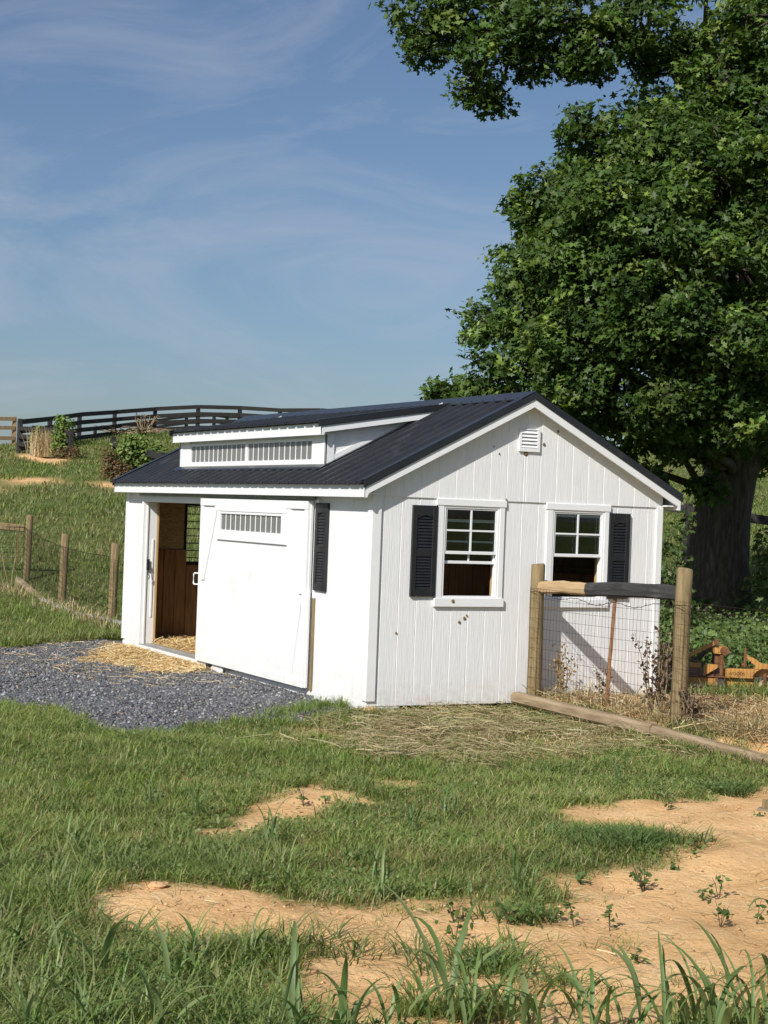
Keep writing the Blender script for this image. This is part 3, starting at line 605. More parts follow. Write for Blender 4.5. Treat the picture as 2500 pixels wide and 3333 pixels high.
# light closure plugs at the rib ends along the eave
mb = PB()
for j in range(0, 34):
    yy = RIB0 - j * RS
    if -OG + .05 < yy < L + OG - .05: mb.add([(EX + .012, yy - .021, rz(EX) - .001), (EX + .012, yy + .021, rz(EX) - .001), (EX + .012, yy + .008, rz(EX) + .017), (EX + .012, yy - .008, rz(EX) + .017), (EX + .04, yy - .02, rz(EX) + .012), (EX + .04, yy + .02, rz(EX) + .012), (EX + .04, yy + .008, rz(EX) + .03), (EX + .04, yy - .008, rz(EX) + .03)], [(0, 1, 2, 3), (7, 6, 5, 4), (0, 4, 5, 1), (1, 5, 6, 2), (2, 6, 7, 3), (3, 7, 4, 0)])
o_ = mb.out('closure_strip', VINYL, roof)
# ridge cap
mb = PB(); zr = rz(W / 2) + .026
mb.add([(W / 2 - .17, -OG - .012, zr - .17 * SL), (W / 2, -OG - .012, zr + .004), (W / 2 + .17, -OG - .012, zr - .17 * SL), (W / 2 - .17, L + OG + .012, zr - .17 * SL), (W / 2, L + OG + .012, zr + .004), (W / 2 + .17, L + OG + .012, zr - .17 * SL),
        (W / 2 - .17, -OG - .012, zr - .17 * SL - .012), (W / 2, -OG - .012, zr - .008), (W / 2 + .17, -OG - .012, zr - .17 * SL - .012), (W / 2 - .17, L + OG + .012, zr - .17 * SL - .012), (W / 2, L + OG + .012, zr - .008), (W / 2 + .17, L + OG + .012, zr - .17 * SL - .012)],
       [(0, 1, 4, 3), (1, 2, 5, 4), (6, 9, 10, 7), (7, 10, 11, 8), (0, 3, 9, 6), (2, 8, 11, 5), (0, 6, 7, 1), (1, 7, 8, 2), (3, 4, 10, 9), (4, 5, 11, 10)])
mb.out('ridge_cap', ROOF, roof)
scm = MB().tube([(0, 0, 0), (0, 0, .010)], .007, 6).out('roof_screw', ROOF, roof).data
bpy.data.objects.remove(bpy.data.objects['roof_screw'])
for k in range(33):
    for sg in (-1, 1):
        o_ = bpy.data.objects.new('roof_screw', scm); COL.objects.link(o_); o_.parent = roof; o_.location = (W / 2 + sg * .15, -.02 + k * RS, zr - .15 * SL + .11)
# fascias, rakes, soffits
pbx('fascia', (-OE - .012, -OG + .004, 2.022), (-OE + .012, L + OG - .004, 2.15), TRIM); pbx('fascia', (W + OE - .012, -OG + .004, 2.022), (W + OE + .012, L + OG - .004, 2.158), TRIM)
pbx('soffit', (-OE + .0125, -OG + .03, 2.055), (-.003, L + OG - .03, 2.07), TRIM); pbx('soffit', (W + .003, -OG + .03, 2.055), (W + OE - .0125, L + OG - .03, 2.07), TRIM)
def rake(ya, yb):
    for sg in (0, 1):
        X = (lambda x: x) if sg == 0 else (lambda x: W - x)
        tp = lambda x: rz(x) - .055; xe = -OE - .012
        mb = PB(); mb.prism([(X(xe), 2.022), (X(xe), tp(xe)), (X(W / 2) - (.0 if sg == 0 else 0), tp(W / 2)), (X(W / 2), tp(W / 2) - .084), (X(xe + .075), tp(xe + .075) - .084), (X(xe + .075), 2.022)] if False else [(X(xe), 2.022), (X(xe), tp(xe)), (X(W / 2), tp(W / 2)), (X(W / 2), tp(W / 2) - .084), (X(-.13), tp(-.13) - .084), (X(-.145), 2.022)], 1, ya, yb); mb.out('rake_board', TRIM)
        mb = PB(); mb.prism([(X(xe - .022), rz(xe - .022) + .024), (X(W / 2), rz(W / 2) + .024), (X(W / 2), tp(W / 2) - .001), (X(xe - .022), tp(xe - .022) - .004)], 1, ya - .012 if ya < 0 else yb - .012, ya + .006 if ya < 0 else yb + .012); mb.out('rake_edge_metal', ROOF)
        s0, s1 = (ya - .012, ya + .10) if ya < 0 else (yb - .10, yb + .012)
        mb = PB(); mb.prism([(X(xe - .022), rz(xe - .022) + .0245), (X(W / 2), rz(W / 2) + .0245), (X(W / 2), rz(W / 2) + .021), (X(xe - .022), rz(xe - .022) + .021)], 1, s0, s1); mb.out('rake_edge_metal', ROOF)
rake(-OG, -OG + .024); rake(L + OG - .024, L + OG)
for (ya, yb) in ((-OG + .0245, -.0165), (L + .0165, L + OG - .0245)):
    for sg in (0, 1):
        X = (lambda x: x) if sg == 0 else (lambda x: W - x)
        PB().prism([(X(-OE + .02), rz(-OE + .02) - .0525), (X(W / 2), rz(W / 2) - .0525), (X(W / 2), rz(W / 2) - .068), (X(-OE + .02), rz(-OE + .02) - .068)], 1, ya, yb).out('soffit', TRIM)


# ---- dormer
DS = .172; ZD = 2.826                                               # dormer roof slope and metal height at x = .04
def dz(x): return ZD + (x - .04) * DS
XM = (ZD - .04 * DS - RZ0 - OE * SL) / (SL - DS)                    # where it runs into the main roof
dw = (1.80, 5.49, 2.402, 2.665)
mb = PB()
for (a, b, c, d) in ((YD0, dw[0], 2.25, 2.72), (dw[1], YD1, 2.25, 2.72), (dw[0], dw[1], 2.25, dw[2]), (dw[0], dw[1], dw[3], 2.74)): mb.box((XD, a, c), (XD + .03, b, d))
dorm = mb.out('dormer', WHITE)
barred_sash(dorm, XD - .012, 3.655, 5.49, dw[2], dw[3], 11, .03, .035); barred_sash(dorm, XD - .012, 1.80, 3.645, dw[2], dw[3], 11, .03, .035)
pbx('dormer_trim', (XD - .02, YD0 - .02, 2.33), (XD - .0005, YD0 + .085, 2.70), TRIM, dorm); pbx('dormer_trim', (XD - .02, YD1 - .085, 2.33), (XD - .0005, YD1 + .02, 2.70), TRIM, dorm)
pbx('dormer_sill', (XD - .03, YD0 + .15, 2.345), (XD - .0005, YD1 - .15, 2.401), TRIM, dorm)
PB().box((XD - .015, YD0 + .0855, 2.34), (XD - .0007, 1.7995, 2.70)).out('dormer_trim', TRIM, dorm); PB().box((XD - .015, 5.4905, 2.34), (XD - .0007, YD1 - .0855, 2.70)).out('dormer_trim', TRIM, dorm)
for (ya, yb, out_) in ((YD0, YD0 + .02, -1), (YD1 - .02, YD1, 1)):
    mb = PB(); mb.prism([(XD + .0005, rz(XD) - .05), (XM, rz(XM) - .02), (XM, dz(XM) - .03), (XD + .0005, dz(XD) - .03)], 1, ya, yb); ck = mb.out('dormer_cheek', WHITE, dorm)
    yo = (ya - .016, ya - .0005) if out_ < 0 else (yb + .0005, yb + .016)
    x1_ = XM - .35; mb = PB(); mb.prism([(XD + .085, rz(XD + .085) - .02), (x1_ + .3, rz(x1_ + .3) - .02), (x1_ + .3, rz(x1_ + .3) + .055), (XD + .085, rz(XD + .085) + .085)], 1, *yo); mb.out('cheek_trim', TRIM, dorm)
    mb = PB(); mb.prism([(XD - .02, rz(XD) - .02), (XD + .0845, rz(XD + .0845) - .02), (XD + .0845, dz(XD) - .08), (XD - .02, dz(XD) - .08)], 1, yo[0] - .004, yo[1] + .004 if out_ > 0 else yo[1]); mb.out('cheek_trim', TRIM, dorm)
DF0, DF1 = YD0 - .11, YD1 + .07
pbx('dormer_fascia', (.064, DF0 + .002, 2.685), (.088, DF1 - .002, 2.812), TRIM, dorm)
pbx('dormer_soffit', (.0885, DF0 + .03, 2.70), (XD - .021, DF1 - .03, 2.712), TRIM, dorm)
mb = PB(); mb.prism([(.075, dz(.075) - .006), (XM + .08, dz(XM + .08) - .006), (XM + .08, dz(XM + .08) - .04), (.075, dz(.075) - .04)], 1, DF0 + .03, DF1 - .03); mb.out('dormer_deck', DARKIN, dorm)
y = DF0 + .01
while y < DF1 - .02:
    y2 = min(y + 4 * RS, DF1 - .01); roof_panel(y, y2, .008, dz(.008), XM + .10, dz(XM + .10), dorm, 'dormer_roof_panel'); y = y2
mb = PB()
for j in range(-2, 34):
    yy = RIB0 - j * RS
    if DF0 + .05 < yy < DF1 - .05: mb.prism([(yy - .021, dz(.042) - .001), (yy + .021, dz(.042) - .001), (yy + .008, dz(.042) + .017), (yy - .008, dz(.042) + .017)], 0, .022, .07)
mb.out('dormer_closure_strip', VINYL, dorm)
for (ya, yb) in ((DF0, DF0 + .024), (DF1 - .024, DF1)):
    tp = lambda x: dz(x) - .045
    PB().prism([(.064, 2.685), (.064, tp(.064)), (XM, tp(XM) + .0), (XM - .25, tp(XM - .25) - .075), (.10, tp(.10) - .075), (.09, 2.685)], 1, ya, yb).out('dormer_rake', TRIM, dorm)
    q0, q1 = (ya - .012, ya + .005) if ya < 3 else (yb - .005, yb + .012)
    PB().prism([(.02, dz(.02) + .024), (XM + .12, dz(XM + .12) + .024), (XM + .06, tp(XM + .06) - .001), (.02, tp(.02) - .006)], 1, q0, q1).out('dormer_edge_metal', ROOF, dorm)
    q0, q1 = (ya - .012, ya + .09) if ya < 3 else (yb - .09, yb + .012)
    PB().prism([(.02, dz(.02) + .0245), (XM + .12, dz(XM + .12) + .0245), (XM + .12, dz(XM + .12) + .021), (.02, dz(.02) + .021)], 1, q0, q1).out('dormer_edge_metal', ROOF, dorm)
mb = PB(); x_ = XD - .095; mb.prism([(x_, rz(x_) + .026), (XD - .031, rz(XD) + .01), (XD - .031, rz(XD) + .02), (x_, rz(x_) + .032), (x_ - .006, rz(x_) + .012), (x_ - .002, rz(x_) + .008)], 1, YD0 - .09, YD1 + .05); mb.out('dormer_flashing', ROOF, dorm)
for (ya, yb) in ((YD0 - .075, YD0 - .017), (YD1 + .017, YD1 + .075)):
    PB().prism([(XD - .06, rz(XD - .06) + .023), (XM, rz(XM) + .023), (XM, rz(XM) + .028), (XD - .06, rz(XD - .06) + .028)], 1, ya, yb).out('dormer_flashing', ROOF, dorm)
# ---- gable vent
mb = PB(); vx0, vx1, vz0, vz1 = 1.66, 1.915, 2.567, 2.805
for (a, b, c, d) in ((vx0, vx1, vz0, vz0 + .04), (vx0, vx1, vz1 - .012, vz1), (vx0, vx0 + .028, vz0 + .04, vz1 - .012), (vx1 - .036, vx1, vz0 + .04, vz1 - .012)): mb.box((a, -.040, c), (b, -.0155, d), .002)
mb.box((vx0 + .02, -.018, vz0 + .03), (vx1 - .03, -.0152, vz1 - .01)); vent = mb.out('gable_vent', VINYL)
for k in range(5):
    z = vz0 + .042 + k * .037; PB().add([(vx0 + .028, -.042, z), (vx1 - .036, -.042, z), (vx1 - .036, -.021, z + .030), (vx0 + .028, -.021, z + .030), (vx0 + .028, -.042, z + .006), (vx1 - .036, -.042, z + .006), (vx1 - .036, -.021, z + .036), (vx0 + .028, -.021, z + .036)], [(0, 1, 2, 3), (4, 7, 6, 5), (0, 4, 5, 1), (1, 5, 6, 2), (2, 6, 7, 3), (3, 7, 4, 0)]).out('louvre', VINYL, vent)
# mud nests stuck on the gable
def blob(mb, c, r, seed, n=10):
    g = np.random.default_rng(seed); v = []; f = []
    for i in range(5):
        th = math.pi * i / 4
        for k in range(n):
            ph = 2 * math.pi * k / n; q = 1 + .35 * (g.random() - .5); v.append((c[0] + r[0] * q * math.sin(th) * math.cos(ph), c[1] + r[1] * q * math.sin(th) * math.sin(ph), c[2] + r[2] * q * math.cos(th)))
    for i in range(4):
        for k in range(n): f.append((i * n + k, i * n + (k + 1) % n, (i + 1) * n + (k + 1) % n, (i + 1) * n + k))
    return mb.add(v, f)
for i, (x, z, r) in enumerate(((1.975, 2.655, .018), (1.755, 2.545, .024), (2.15, 2.80, .016), (1.43, 2.53, .010), (1.36, 2.60, .008), (.93, 1.005, .020), (1.09, .83, .018), (1.03, .79, .016), (1.115, .86, .012), (1.535, 2.06, .012), (.3, .68, .012))):
    blob(PB(), (x, -.018 if z > 2.046 else -.006 if z != 1.005 else -.036, z), (r, .010, r * .9), i).out('mud_nest', MUD)
# block and rock under the near corner
mb = MB(); blob(mb, (.02, -.07, -.075), (.085, .05, .035), 5); tag(mb.out('stone', ROCK, smooth=False), 'flat orange stone wedged at the foot of the shed corner', 'stone')
mb = MB(); mb.box((-.02, -.03, -.16), (.36, .16, -.056), .008); tag(mb.out('concrete_block', BLOCK), 'pale grey block under the shed corner beside the flat orange stone', 'block')

# ------------------------------------------------------------------ scatter helpers
def blades(root, h, w, ang, lean, curl, tint, seg=2, tip=None, twist=None):
    """ribbons: root (n,3); lean = horizontal reach / height, curl > 0 droops the tip"""
    N = len(root); us = np.linspace(0, 1, seg + 1); dx, dy = np.cos(ang), np.sin(ang)
    tw = ang + math.pi / 2 if twist is None else twist; sx, sy = np.cos(tw), np.sin(tw); rows = []
    for i, u in enumerate(us):
        r = h * lean * (u ** 1.6); z = h * (u - curl * u ** 3); c = np.stack([root[:, 0] + dx * r, root[:, 1] + dy * r, root[:, 2] + z], 1)
        ww = w * (1 - u ** 2.2) * .5 if i else w * .38
        if i == seg: rows.append(c[:, None])
        else:
            o = np.stack([sx * ww, sy * ww, np.zeros(N)], 1); rows.append(np.stack([c - o, c + o], 1))
    co = np.concatenate(rows, 1); nv = 2 * seg + 1; base = np.arange(N)[:, None] * nv; lp = []; st = []
    quads = [np.array([2 * i, 2 * i + 1, 2 * i + 3, 2 * i + 2]) for i in range(seg - 1)]
    per = 4 * (seg - 1) + 3; L_ = np.empty((N, per), np.int64); o = 0; tot = []
    for q in quads: L_[:, o:o + 4] = base + q; o += 4; tot.append(4)
    L_[:, o:o + 3] = base + np.array([2 * seg - 2, 2 * seg - 1, 2 * seg]); tot.append(3)
    off = np.concatenate([[0], np.cumsum(tot)[:-1]]); starts = (np.arange(N)[:, None] * per + off).ravel(); totals = np.tile(tot, N)
    tt = np.repeat(tint[:, None, :], nv, 1)
    if tip is not None:
        f = np.concatenate([np.repeat(us[:-1], 2), [1.0]])[None, :, None]; tt = tt * (1 - f) + tip[:, None, :] * f
    return co.reshape(-1, 3), L_.ravel(), starts, totals, tt.reshape(-1, 3)
def join(parts):
    co, lo, st, to, ti = [], [], [], [], []; nv = nl = 0
    for (c, l_, s, t, k) in parts: co.append(c); lo.append(l_ + nv); st.append(s + nl); to.append(t); ti.append(k); nv += len(c); nl += len(l_)
    return [np.concatenate(q) for q in (co, lo, st, to, ti)]
def tints(n, cols, jit=.18):
    cols = np.array(cols, float); k = RNG.integers(0, len(cols), n); j = 1 + (RNG.random((n, 1)) - .5) * 2 * jit; return cols[k] * j * (1 + (RNG.random((n, 3)) - .5) * .12)
def fan(D0, D1, n, wide=1.35, power=1.0):
    """random ground points in the wedge of land in front of the camera"""
    u = RNG.random(n); D = (D0 ** power + u * (D1 ** power - D0 ** power)) ** (1 / power); b = (RNG.random(n) * 2 - 1) * .236 * wide * (D + 1.0)
    return np.stack([CP[0] + D * FH[0] + b * RH[0], CP[1] + D * FH[1] + b * RH[1]], 1)
def off_shed(P, m_=.03): return ~((P[:, 0] > -m_) & (P[:, 0] < W + m_) & (P[:, 1] > -m_) & (P[:, 1] < L + m_))
def onland(P, dz=0): return np.column_stack([P, terrain(P[:, 0], P[:, 1]) + dz])
GRN = [(.155, .225, .052), (.195, .265, .062), (.11, .175, .045), (.23, .285, .08), (.175, .23, .06)]
OLV = [(.27, .265, .10), (.22, .23, .085), (.31, .28, .125)]
TANS = [(.42, .33, .16), (.50, .40, .22), (.34, .26, .13), (.55, .46, .28)]

# ---- meadow grass
parts = []
P = fan(4.6, 17.5, 400000, 1.62, 1.55); P = P[off_shed(P)]
dmk = dirt_mask(P); gdm = grav_d(P); dry = dry_mask(P); cl = patch(P, 1.6, 3)
keep = (gdm > .02) & (RNG.random(len(P)) < (1 - dmk) ** 1.8) & (RNG.random(len(P)) < 1 - .8 * bare(P)) & (RNG.random(len(P)) > dry * .45)
P, dry, cl = P[keep], dry[keep], cl[keep]; dmk = dmk[keep]
N = len(P); A_, B_ = ab(P[:, 0], P[:, 1]); big = np.clip(cl, -1, 1)
edge = 1 - sstep(0, .5, dmk)
h = (.042 + .042 * RNG.random(N) + .05 * np.clip(big, 0, 1)) * (.6 + .4 * edge) * (1 - .35 * dry)
tn = tints(N, GRN); ol = patch(P, 2.3, 9); k = (RNG.random(N) < .28 + .35 * np.clip(ol, 0, 1) + .5 * dry); tn[k] = tints(k.sum(), OLV); k2 = RNG.random(N) < .04 + .30 * dry; tn[k2] = tints(k2.sum(), TANS)
tn *= (1.12 + .28 * np.clip(patch(P, .9, 61), -1, 1))[:, None]; 
parts.append(blades(onland(P, -.006), h, .0045 + .003 * RNG.random(N) + .0006 * np.clip(A_ - 9, 0, 8), RNG.random(N) * 6.28, .45 + 1.5 * RNG.random(N) ** 1.3, .45 * RNG.random(N), tn, 2, tn * 1.25))
# taller tufts gathered in clumps
def clumps(C, per, spread, h0, h1, w0, w1, cols, seg=3, lean=(.25, 1.0)):
    n = len(C) * per; P_ = np.repeat(C, per, 0) + RNG.normal(0, spread, (n, 2)); tn_ = np.repeat(tints(len(C), cols), per, 0) * (1 + (RNG.random((n, 1)) - .5) * .4)
    hh = h0 + (h1 - h0) * RNG.random(n); out_ang = np.arctan2(P_[:, 1] - np.repeat(C[:, 1], per), P_[:, 0] - np.repeat(C[:, 0], per)) + RNG.normal(0, .7, n)
    return blades(onland(P_, -.006), hh, w0 + (w1 - w0) * RNG.random(n), out_ang, lean[0] + (lean[1] - lean[0]) * RNG.random(n), .15 + .35 * RNG.random(n), tn_, seg, tn_ * 1.3)
C = fan(5, 16.5, 6200, 1.6, 1.5); C = C[off_shed(C, .05) & (grav_d(C) > .05)]; C = C[(RNG.random(len(C)) > dirt_mask(C) * 1.1) & (RNG.random(len(C)) > dry_mask(C) * .75) & (patch(C, 1.3, 21) > -.15)]
parts.append(clumps(C, 14, .035, .07, .18, .005, .009, GRN + OLV[:1]))
C = fan(4.6, 8.8, 1800, 1.65, 1.3); a_, b_ = ab(C[:, 0], C[:, 1]); C = C[(dirt_mask(C) < .15) & (b_ < -.05 - .10 * (a_ - 5))]
parts.append(clumps(C, 13, .04, .10, .25, .006, .011, [(.17, .235, .065), (.13, .19, .05), (.21, .265, .09), (.24, .25, .10)], 3, (.3, 1.3)))
# green along the edge of the gravel and at the shed corner
C = np.concatenate([poly_px([(u, 2330 + 25 * math.sin(u * .01))]) for u in range(900, 1180, 14)] + [poly_px([(u, v)]) for u, v in ((1110, 2330), (1150, 2345), (900, 2365), (1020, 2350), (200, 2330), (120, 2330), (40, 2310), (300, 2395), (420, 2400))]); C = np.repeat(C, 5, 0) + RNG.normal(0, .1, (len(C) * 5, 2)); C = C[off_shed(C, .05)]
parts.append(clumps(C, 10, .03, .08, .2, .004, .008, GRN))
# left of the gravel, up to the wire fence
P = fan(17.5, 31, 200000, 1.4, 1.6); P = P[off_shed(P) & (grav_d(P) > .03)]; a_, b_ = ab(P[:, 0], P[:, 1]); P = P[(b_ < -1.0) | (P[:, 0] > 3.7)]; P = P[RNG.random(len(P)) > dirt_mask(P)]; N = len(P); tn = tints(N, GRN); k = RNG.random(N) < .3 + .3 * patch(P, 1.1, 5); tn[k] = tints(k.sum(), OLV)
parts.append(blades(onland(P, -.01), .07 + .10 * RNG.random(N) + .08 * np.clip(patch(P, 2, 8), 0, 1), .010 + .008 * RNG.random(N), RNG.random(N) * 6.28, .3 + .9 * RNG.random(N), .3 * RNG.random(N), tn, 2, tn * 1.25))
C = fan(18, 30, 900, 1.25, 1.6); C = C[off_shed(C, .05) & (grav_d(C) > .08)]; a_, b_ = ab(C[:, 0], C[:, 1]); C = C[(b_ < -1.5)]
parts.append(clumps(C, 12, .06, .15, .30, .010, .016, GRN))
g = join(parts); tag(link('grass', fast_mesh('grass', *g), GRASSM), 'green meadow grass growing in uneven tufts over the yard', 'grass', kind='stuff')
P = fan(5, 17, 42000, 1.25, 1.5); P = P[off_shed(P, .03) & (grav_d(P) > .05)]; P = P[(RNG.random(len(P)) > dirt_mask(P) * 1.1) & (RNG.random(len(P)) > dry_mask(P)) & (patch(P, 1.9, 41) > .05)]; n_ = len(P)
CLOVER = P
# ---- the hill
P = fan(29, 86, 210000, 1.25, 1.35); N = len(P); a_, b_ = ab(P[:, 0], P[:, 1]); pk = patch(P, .35, 14); keep = (RNG.random(N) > dirt_mask(P)) & ((b_ < -.02 * a_) | (b_ > .12 * a_)) ; P, a_, pk = P[keep], a_[keep], pk[keep]; N = len(P)
tn = tints(N, GRN); k = RNG.random(N) < .26 + .36 * np.clip(pk, -1, 1) + .2 * sstep(45, 75, a_); tn[k] = tints(k.sum(), OLV + [(.24, .20, .10)])
hg = blades(onland(P, -.02), .08 + .12 * RNG.random(N) + .10 * np.clip(patch(P, .9, 4), 0, 1), (.012 + .010 * RNG.random(N)) * (.6 + a_ / 45), RNG.random(N) * 6.28, .3 + .8 * RNG.random(N), .3 * RNG.random(N), tn, 2, tn * 1.2)
tag(link('hill_grass', fast_mesh('hill_grass', *hg), GRASSM), 'mown pasture grass covering the hillside behind the shed', 'grass', kind='stuff')

# ---- loose dry hay lying about
def straws(P, L0, L1, w, dz, cols, tilt=.12, up=0.0):
    n = len(P); ang = RNG.random(n) * math.pi * 2; ln = (L0 + (L1 - L0) * RNG.random(n)) * .5; d = np.stack([np.cos(ang) * ln, np.sin(ang) * ln, RNG.normal(0, tilt, n) * ln], 1); s = np.stack([-np.sin(ang) * w, np.cos(ang) * w, RNG.normal(0, .5, n) * w], 1)
    c = P + np.array((0, 0, dz)) + np.stack([np.zeros(n), np.zeros(n), up * RNG.random(n)], 1); bend = np.stack([RNG.normal(0, .15, n) * ln, RNG.normal(0, .15, n) * ln, np.abs(RNG.normal(0, .12, n)) * ln], 1)
    co = np.stack([c - d - s, c - d + s, c + bend - s, c + bend + s, c + d - s, c + d + s], 1); base = np.arange(n)[:, None] * 6
    lo = np.concatenate([base + np.array([0, 1, 3, 2]), base + np.array([2, 3, 5, 4])], 1).ravel(); tn_ = tints(n, cols, .25)
    return co.reshape(-1, 3), lo, np.arange(2 * n) * 4, np.full(2 * n, 4), np.repeat(tn_, 6, 0)
P = fan(11.5, 17, 60000, 1.2); P = P[off_shed(P, .0) & (RNG.random(len(P)) < dry_mask(P) ** 1.3 * (.55 + .5 * patch(P, 2.2, 31)))]
hp = [straws(onland(P), .06, .30, .0022, .03, TANS + [(.30, .29, .13), (.26, .24, .10)], .15, .05)]
P = fan(11.5, 17, 9000, 1.2); P = P[off_shed(P, .02) & (P[:, 0] > 1.8) & (P[:, 1] < -.05)]; P = np.repeat(P, 3, 0) + RNG.normal(0, .05, (len(P) * 3, 2)); P = P[off_shed(P, .02)]
hp.append(straws(onland(P), .08, .35, .003, .03, TANS + [(.45, .28, .13)], .4, .06))
P = fan(5, 11, 15000, 1.2); P = P[RNG.random(len(P)) < dirt_mask(P) * .22]; hp.append(straws(onland(P), .02, .12, .0018, .008, TANS, .1))
h_ = join(hp); tag(link('dry_hay', fast_mesh('dry_hay', *h_), DRYM), 'loose dry clippings and stalks strewn on the ground by the gable', 'hay', kind='stuff')

# ------------------------------------------------------------------ gravel yard and straw
gi_ = np.array([GRAV[:, 0].min(), GRAV[:, 1].min()]); gh = np.array([GRAV[:, 0].max(), GRAV[:, 1].max()])
gsx = np.arange(-12, .2, .06); gsy = np.arange(gi_[1] - .3, gh[1] + .3, .06); XX, YY = np.meshgrid(gsx, gsy); Q = np.stack([XX.ravel(), YY.ravel()], 1)
gd = grav_d(Q); zq = terrain(Q[:, 0], Q[:, 1]) + .012 - .07 * sstep(-.05, .12, gd) + .010 * waves(Q[:, 0] * 2, Q[:, 1] * 2); nx2 = len(gsx); c_ = (np.arange(len(gsy) - 1)[:, None] * nx2 + np.arange(nx2 - 1)[None]).ravel(); q4 = np.stack([c_, c_ + 1, c_ + nx2 + 1, c_ + nx2], 1); q4 = q4[(gd[q4] < .14).all(1)]
used, inv = np.unique(q4, return_inverse=True)
GRAVM = mat('crushed_grey_gravel', [(.3, (.07, .072, .08)), (.5, (.13, .132, .14)), (.7, (.20, .20, .205))], 60, rough=.95, bump=1.0, bscale=90, detail=3)
tag(link('gravel_yard', fast_mesh('gravel_yard', np.column_stack([Q, zq])[used], inv.ravel(), np.arange(len(q4)) * 4, np.full(len(q4), 4), None, True), GRAVM), 'grey crushed gravel yard in front of the sliding door', 'gravel yard', kind='structure')
P = np.stack([RNG.uniform(-6.8, .1, 90000), RNG.uniform(GRAV[:, 1].min(), GRAV[:, 1].max(), 90000)], 1); a_, b_ = ab(P[:, 0], P[:, 1]); P = P[(grav_d(P) < .02 + .28 * RNG.random(len(P)) ** 5) & (b_ > -.30 * a_ - .3) & (P[:, 0] < .0)]; P = P[RNG.permutation(len(P))[:34000]]; n_ = len(P)
OC = np.array([(1, 0, 0), (0, 1, 0), (-1, 0, 0), (0, -1, 0), (0, 0, 1), (.3, .2, -1)]); OF = np.array([(0, 1, 4), (1, 2, 4), (2, 3, 4), (3, 0, 4), (1, 0, 5), (2, 1, 5), (3, 2, 5), (0, 3, 5)])
sz = (.006 + .020 * RNG.random(n_) ** 2.2)[:, None, None]; V = OC[None] * (1 + RNG.normal(0, .28, (n_, 6, 3)) * np.abs(OC[None]) + RNG.normal(0, .12, (n_, 6, 3))) * np.array((1.25, 1, .75)) * sz
an = RNG.random(n_) * 6.28; ca, sa = np.cos(an)[:, None], np.sin(an)[:, None]; V = np.stack([V[..., 0] * ca - V[..., 1] * sa, V[..., 0] * sa + V[..., 1] * ca, V[..., 2] + RNG.normal(0, .004, (n_, 1))], -1)
V += onland(P, .014)[:, None]; tn = tints(n_, [(.085, .087, .096), (.135, .135, .143), (.18, .18, .182), (.11, .111, .12), (.15, .145, .135), (.065, .066, .074)], .35); kk = RNG.random(n_) < .07; tn[kk] = tints(kk.sum(), [(.42, .42, .42), (.35, .32, .27), (.28, .24, .18), (.33, .33, .34)])
PEB = leafmat('gravel_chip', 0.0, .06, .5)
tag(link('gravel_stones', fast_mesh('gravel_stones', V.reshape(-1, 3), (np.arange(n_)[:, None, None] * 6 + OF[None]).ravel(), np.arange(n_ * 8) * 3, np.full(n_ * 8, 3), np.repeat(tn, 6, 0)), PEB), 'angular grey gravel chips covering the yard', 'gravel', kind='stuff')
STRAWC = [(.66, .47, .20), (.74, .56, .28), (.58, .40, .16), (.78, .64, .38)]
sd = poly_px([(395, 2120), (440, 2092), (520, 2098), (640, 2135), (705, 2165), (650, 2185), (540, 2190), (430, 2165), (330, 2150)])
P = np.stack([RNG.uniform(-3, 0, 120000), RNG.uniform(1, 9, 120000)], 1); d_ = sdist(warp(P, .1), sd); P1 = P[(RNG.random(len(P)) < np.clip(1.0 - (d_ + .15) / .55, 0, 1) ** 1.5) & (P[:, 0] < -.07)][:9000]
P2 = P[(RNG.random(len(P)) < .02 * np.clip(1 - d_ / 2.2, 0, 1))]; P2 = P2[P2[:, 0] < -.1]
h1 = np.clip(.05 * np.exp(-((P1[:, 0] + .35) / .5) ** 2), 0, 1)
st = [straws(onland(P1, .02) + np.column_stack([np.zeros((len(P1), 2)), h1 * RNG.random(len(P1))]), .04, .16, .0030, .0, STRAWC, .25), straws(onland(P2, .03), .05, .22, .0022, .0, STRAWC, .1)]
P3 = np.stack([RNG.uniform(.15, 2.4, 11000), RNG.uniform(3.6, 7.1, 11000)], 1); st.append(straws(np.column_stack([P3, .0 + .05 * RNG.random(len(P3)) + .05 * np.exp(-((P3[:, 1] - 5.8) / .6) ** 2) * RNG.random(len(P3))]), .05, .17, .0032, 0, STRAWC, .3))
g = join(st); tag(link('straw', fast_mesh('straw', *g), DRYM), 'golden straw bedding spilling through the open doorway onto the gravel', 'straw', kind='stuff')
# low heap under the straw, so that no floor shows through
hx = np.linspace(.15, 2.2, 26); hy = np.linspace(3.7, 7.1, 34); HX, HY = np.meshgrid(hx, hy); HZ = -.004 + (.03 + .03 * np.sin(HX * 5 + HY * 3)) * sstep(0, .3, HX - .15) * sstep(0, .3, 7.1 - HY); q = (np.arange(33)[:, None] * 26 + np.arange(25)[None]).ravel()
STRAWM = mat('packed_straw', [(.3, (.36, .24, .09)), (.5, (.55, .39, .17)), (.7, (.70, .53, .27))], 35, (1, 3, 1), .9, .8, 60)
tag(link('straw_bed', fast_mesh('straw_bed', np.column_stack([HX.ravel(), HY.ravel(), HZ.ravel()]), np.stack([q, q + 1, q + 27, q + 26], 1).ravel(), np.arange(len(q)) * 4, np.full(len(q), 4), None, True), STRAWM), 'packed straw bed on the floor inside the shed doorway', 'straw', kind='stuff')
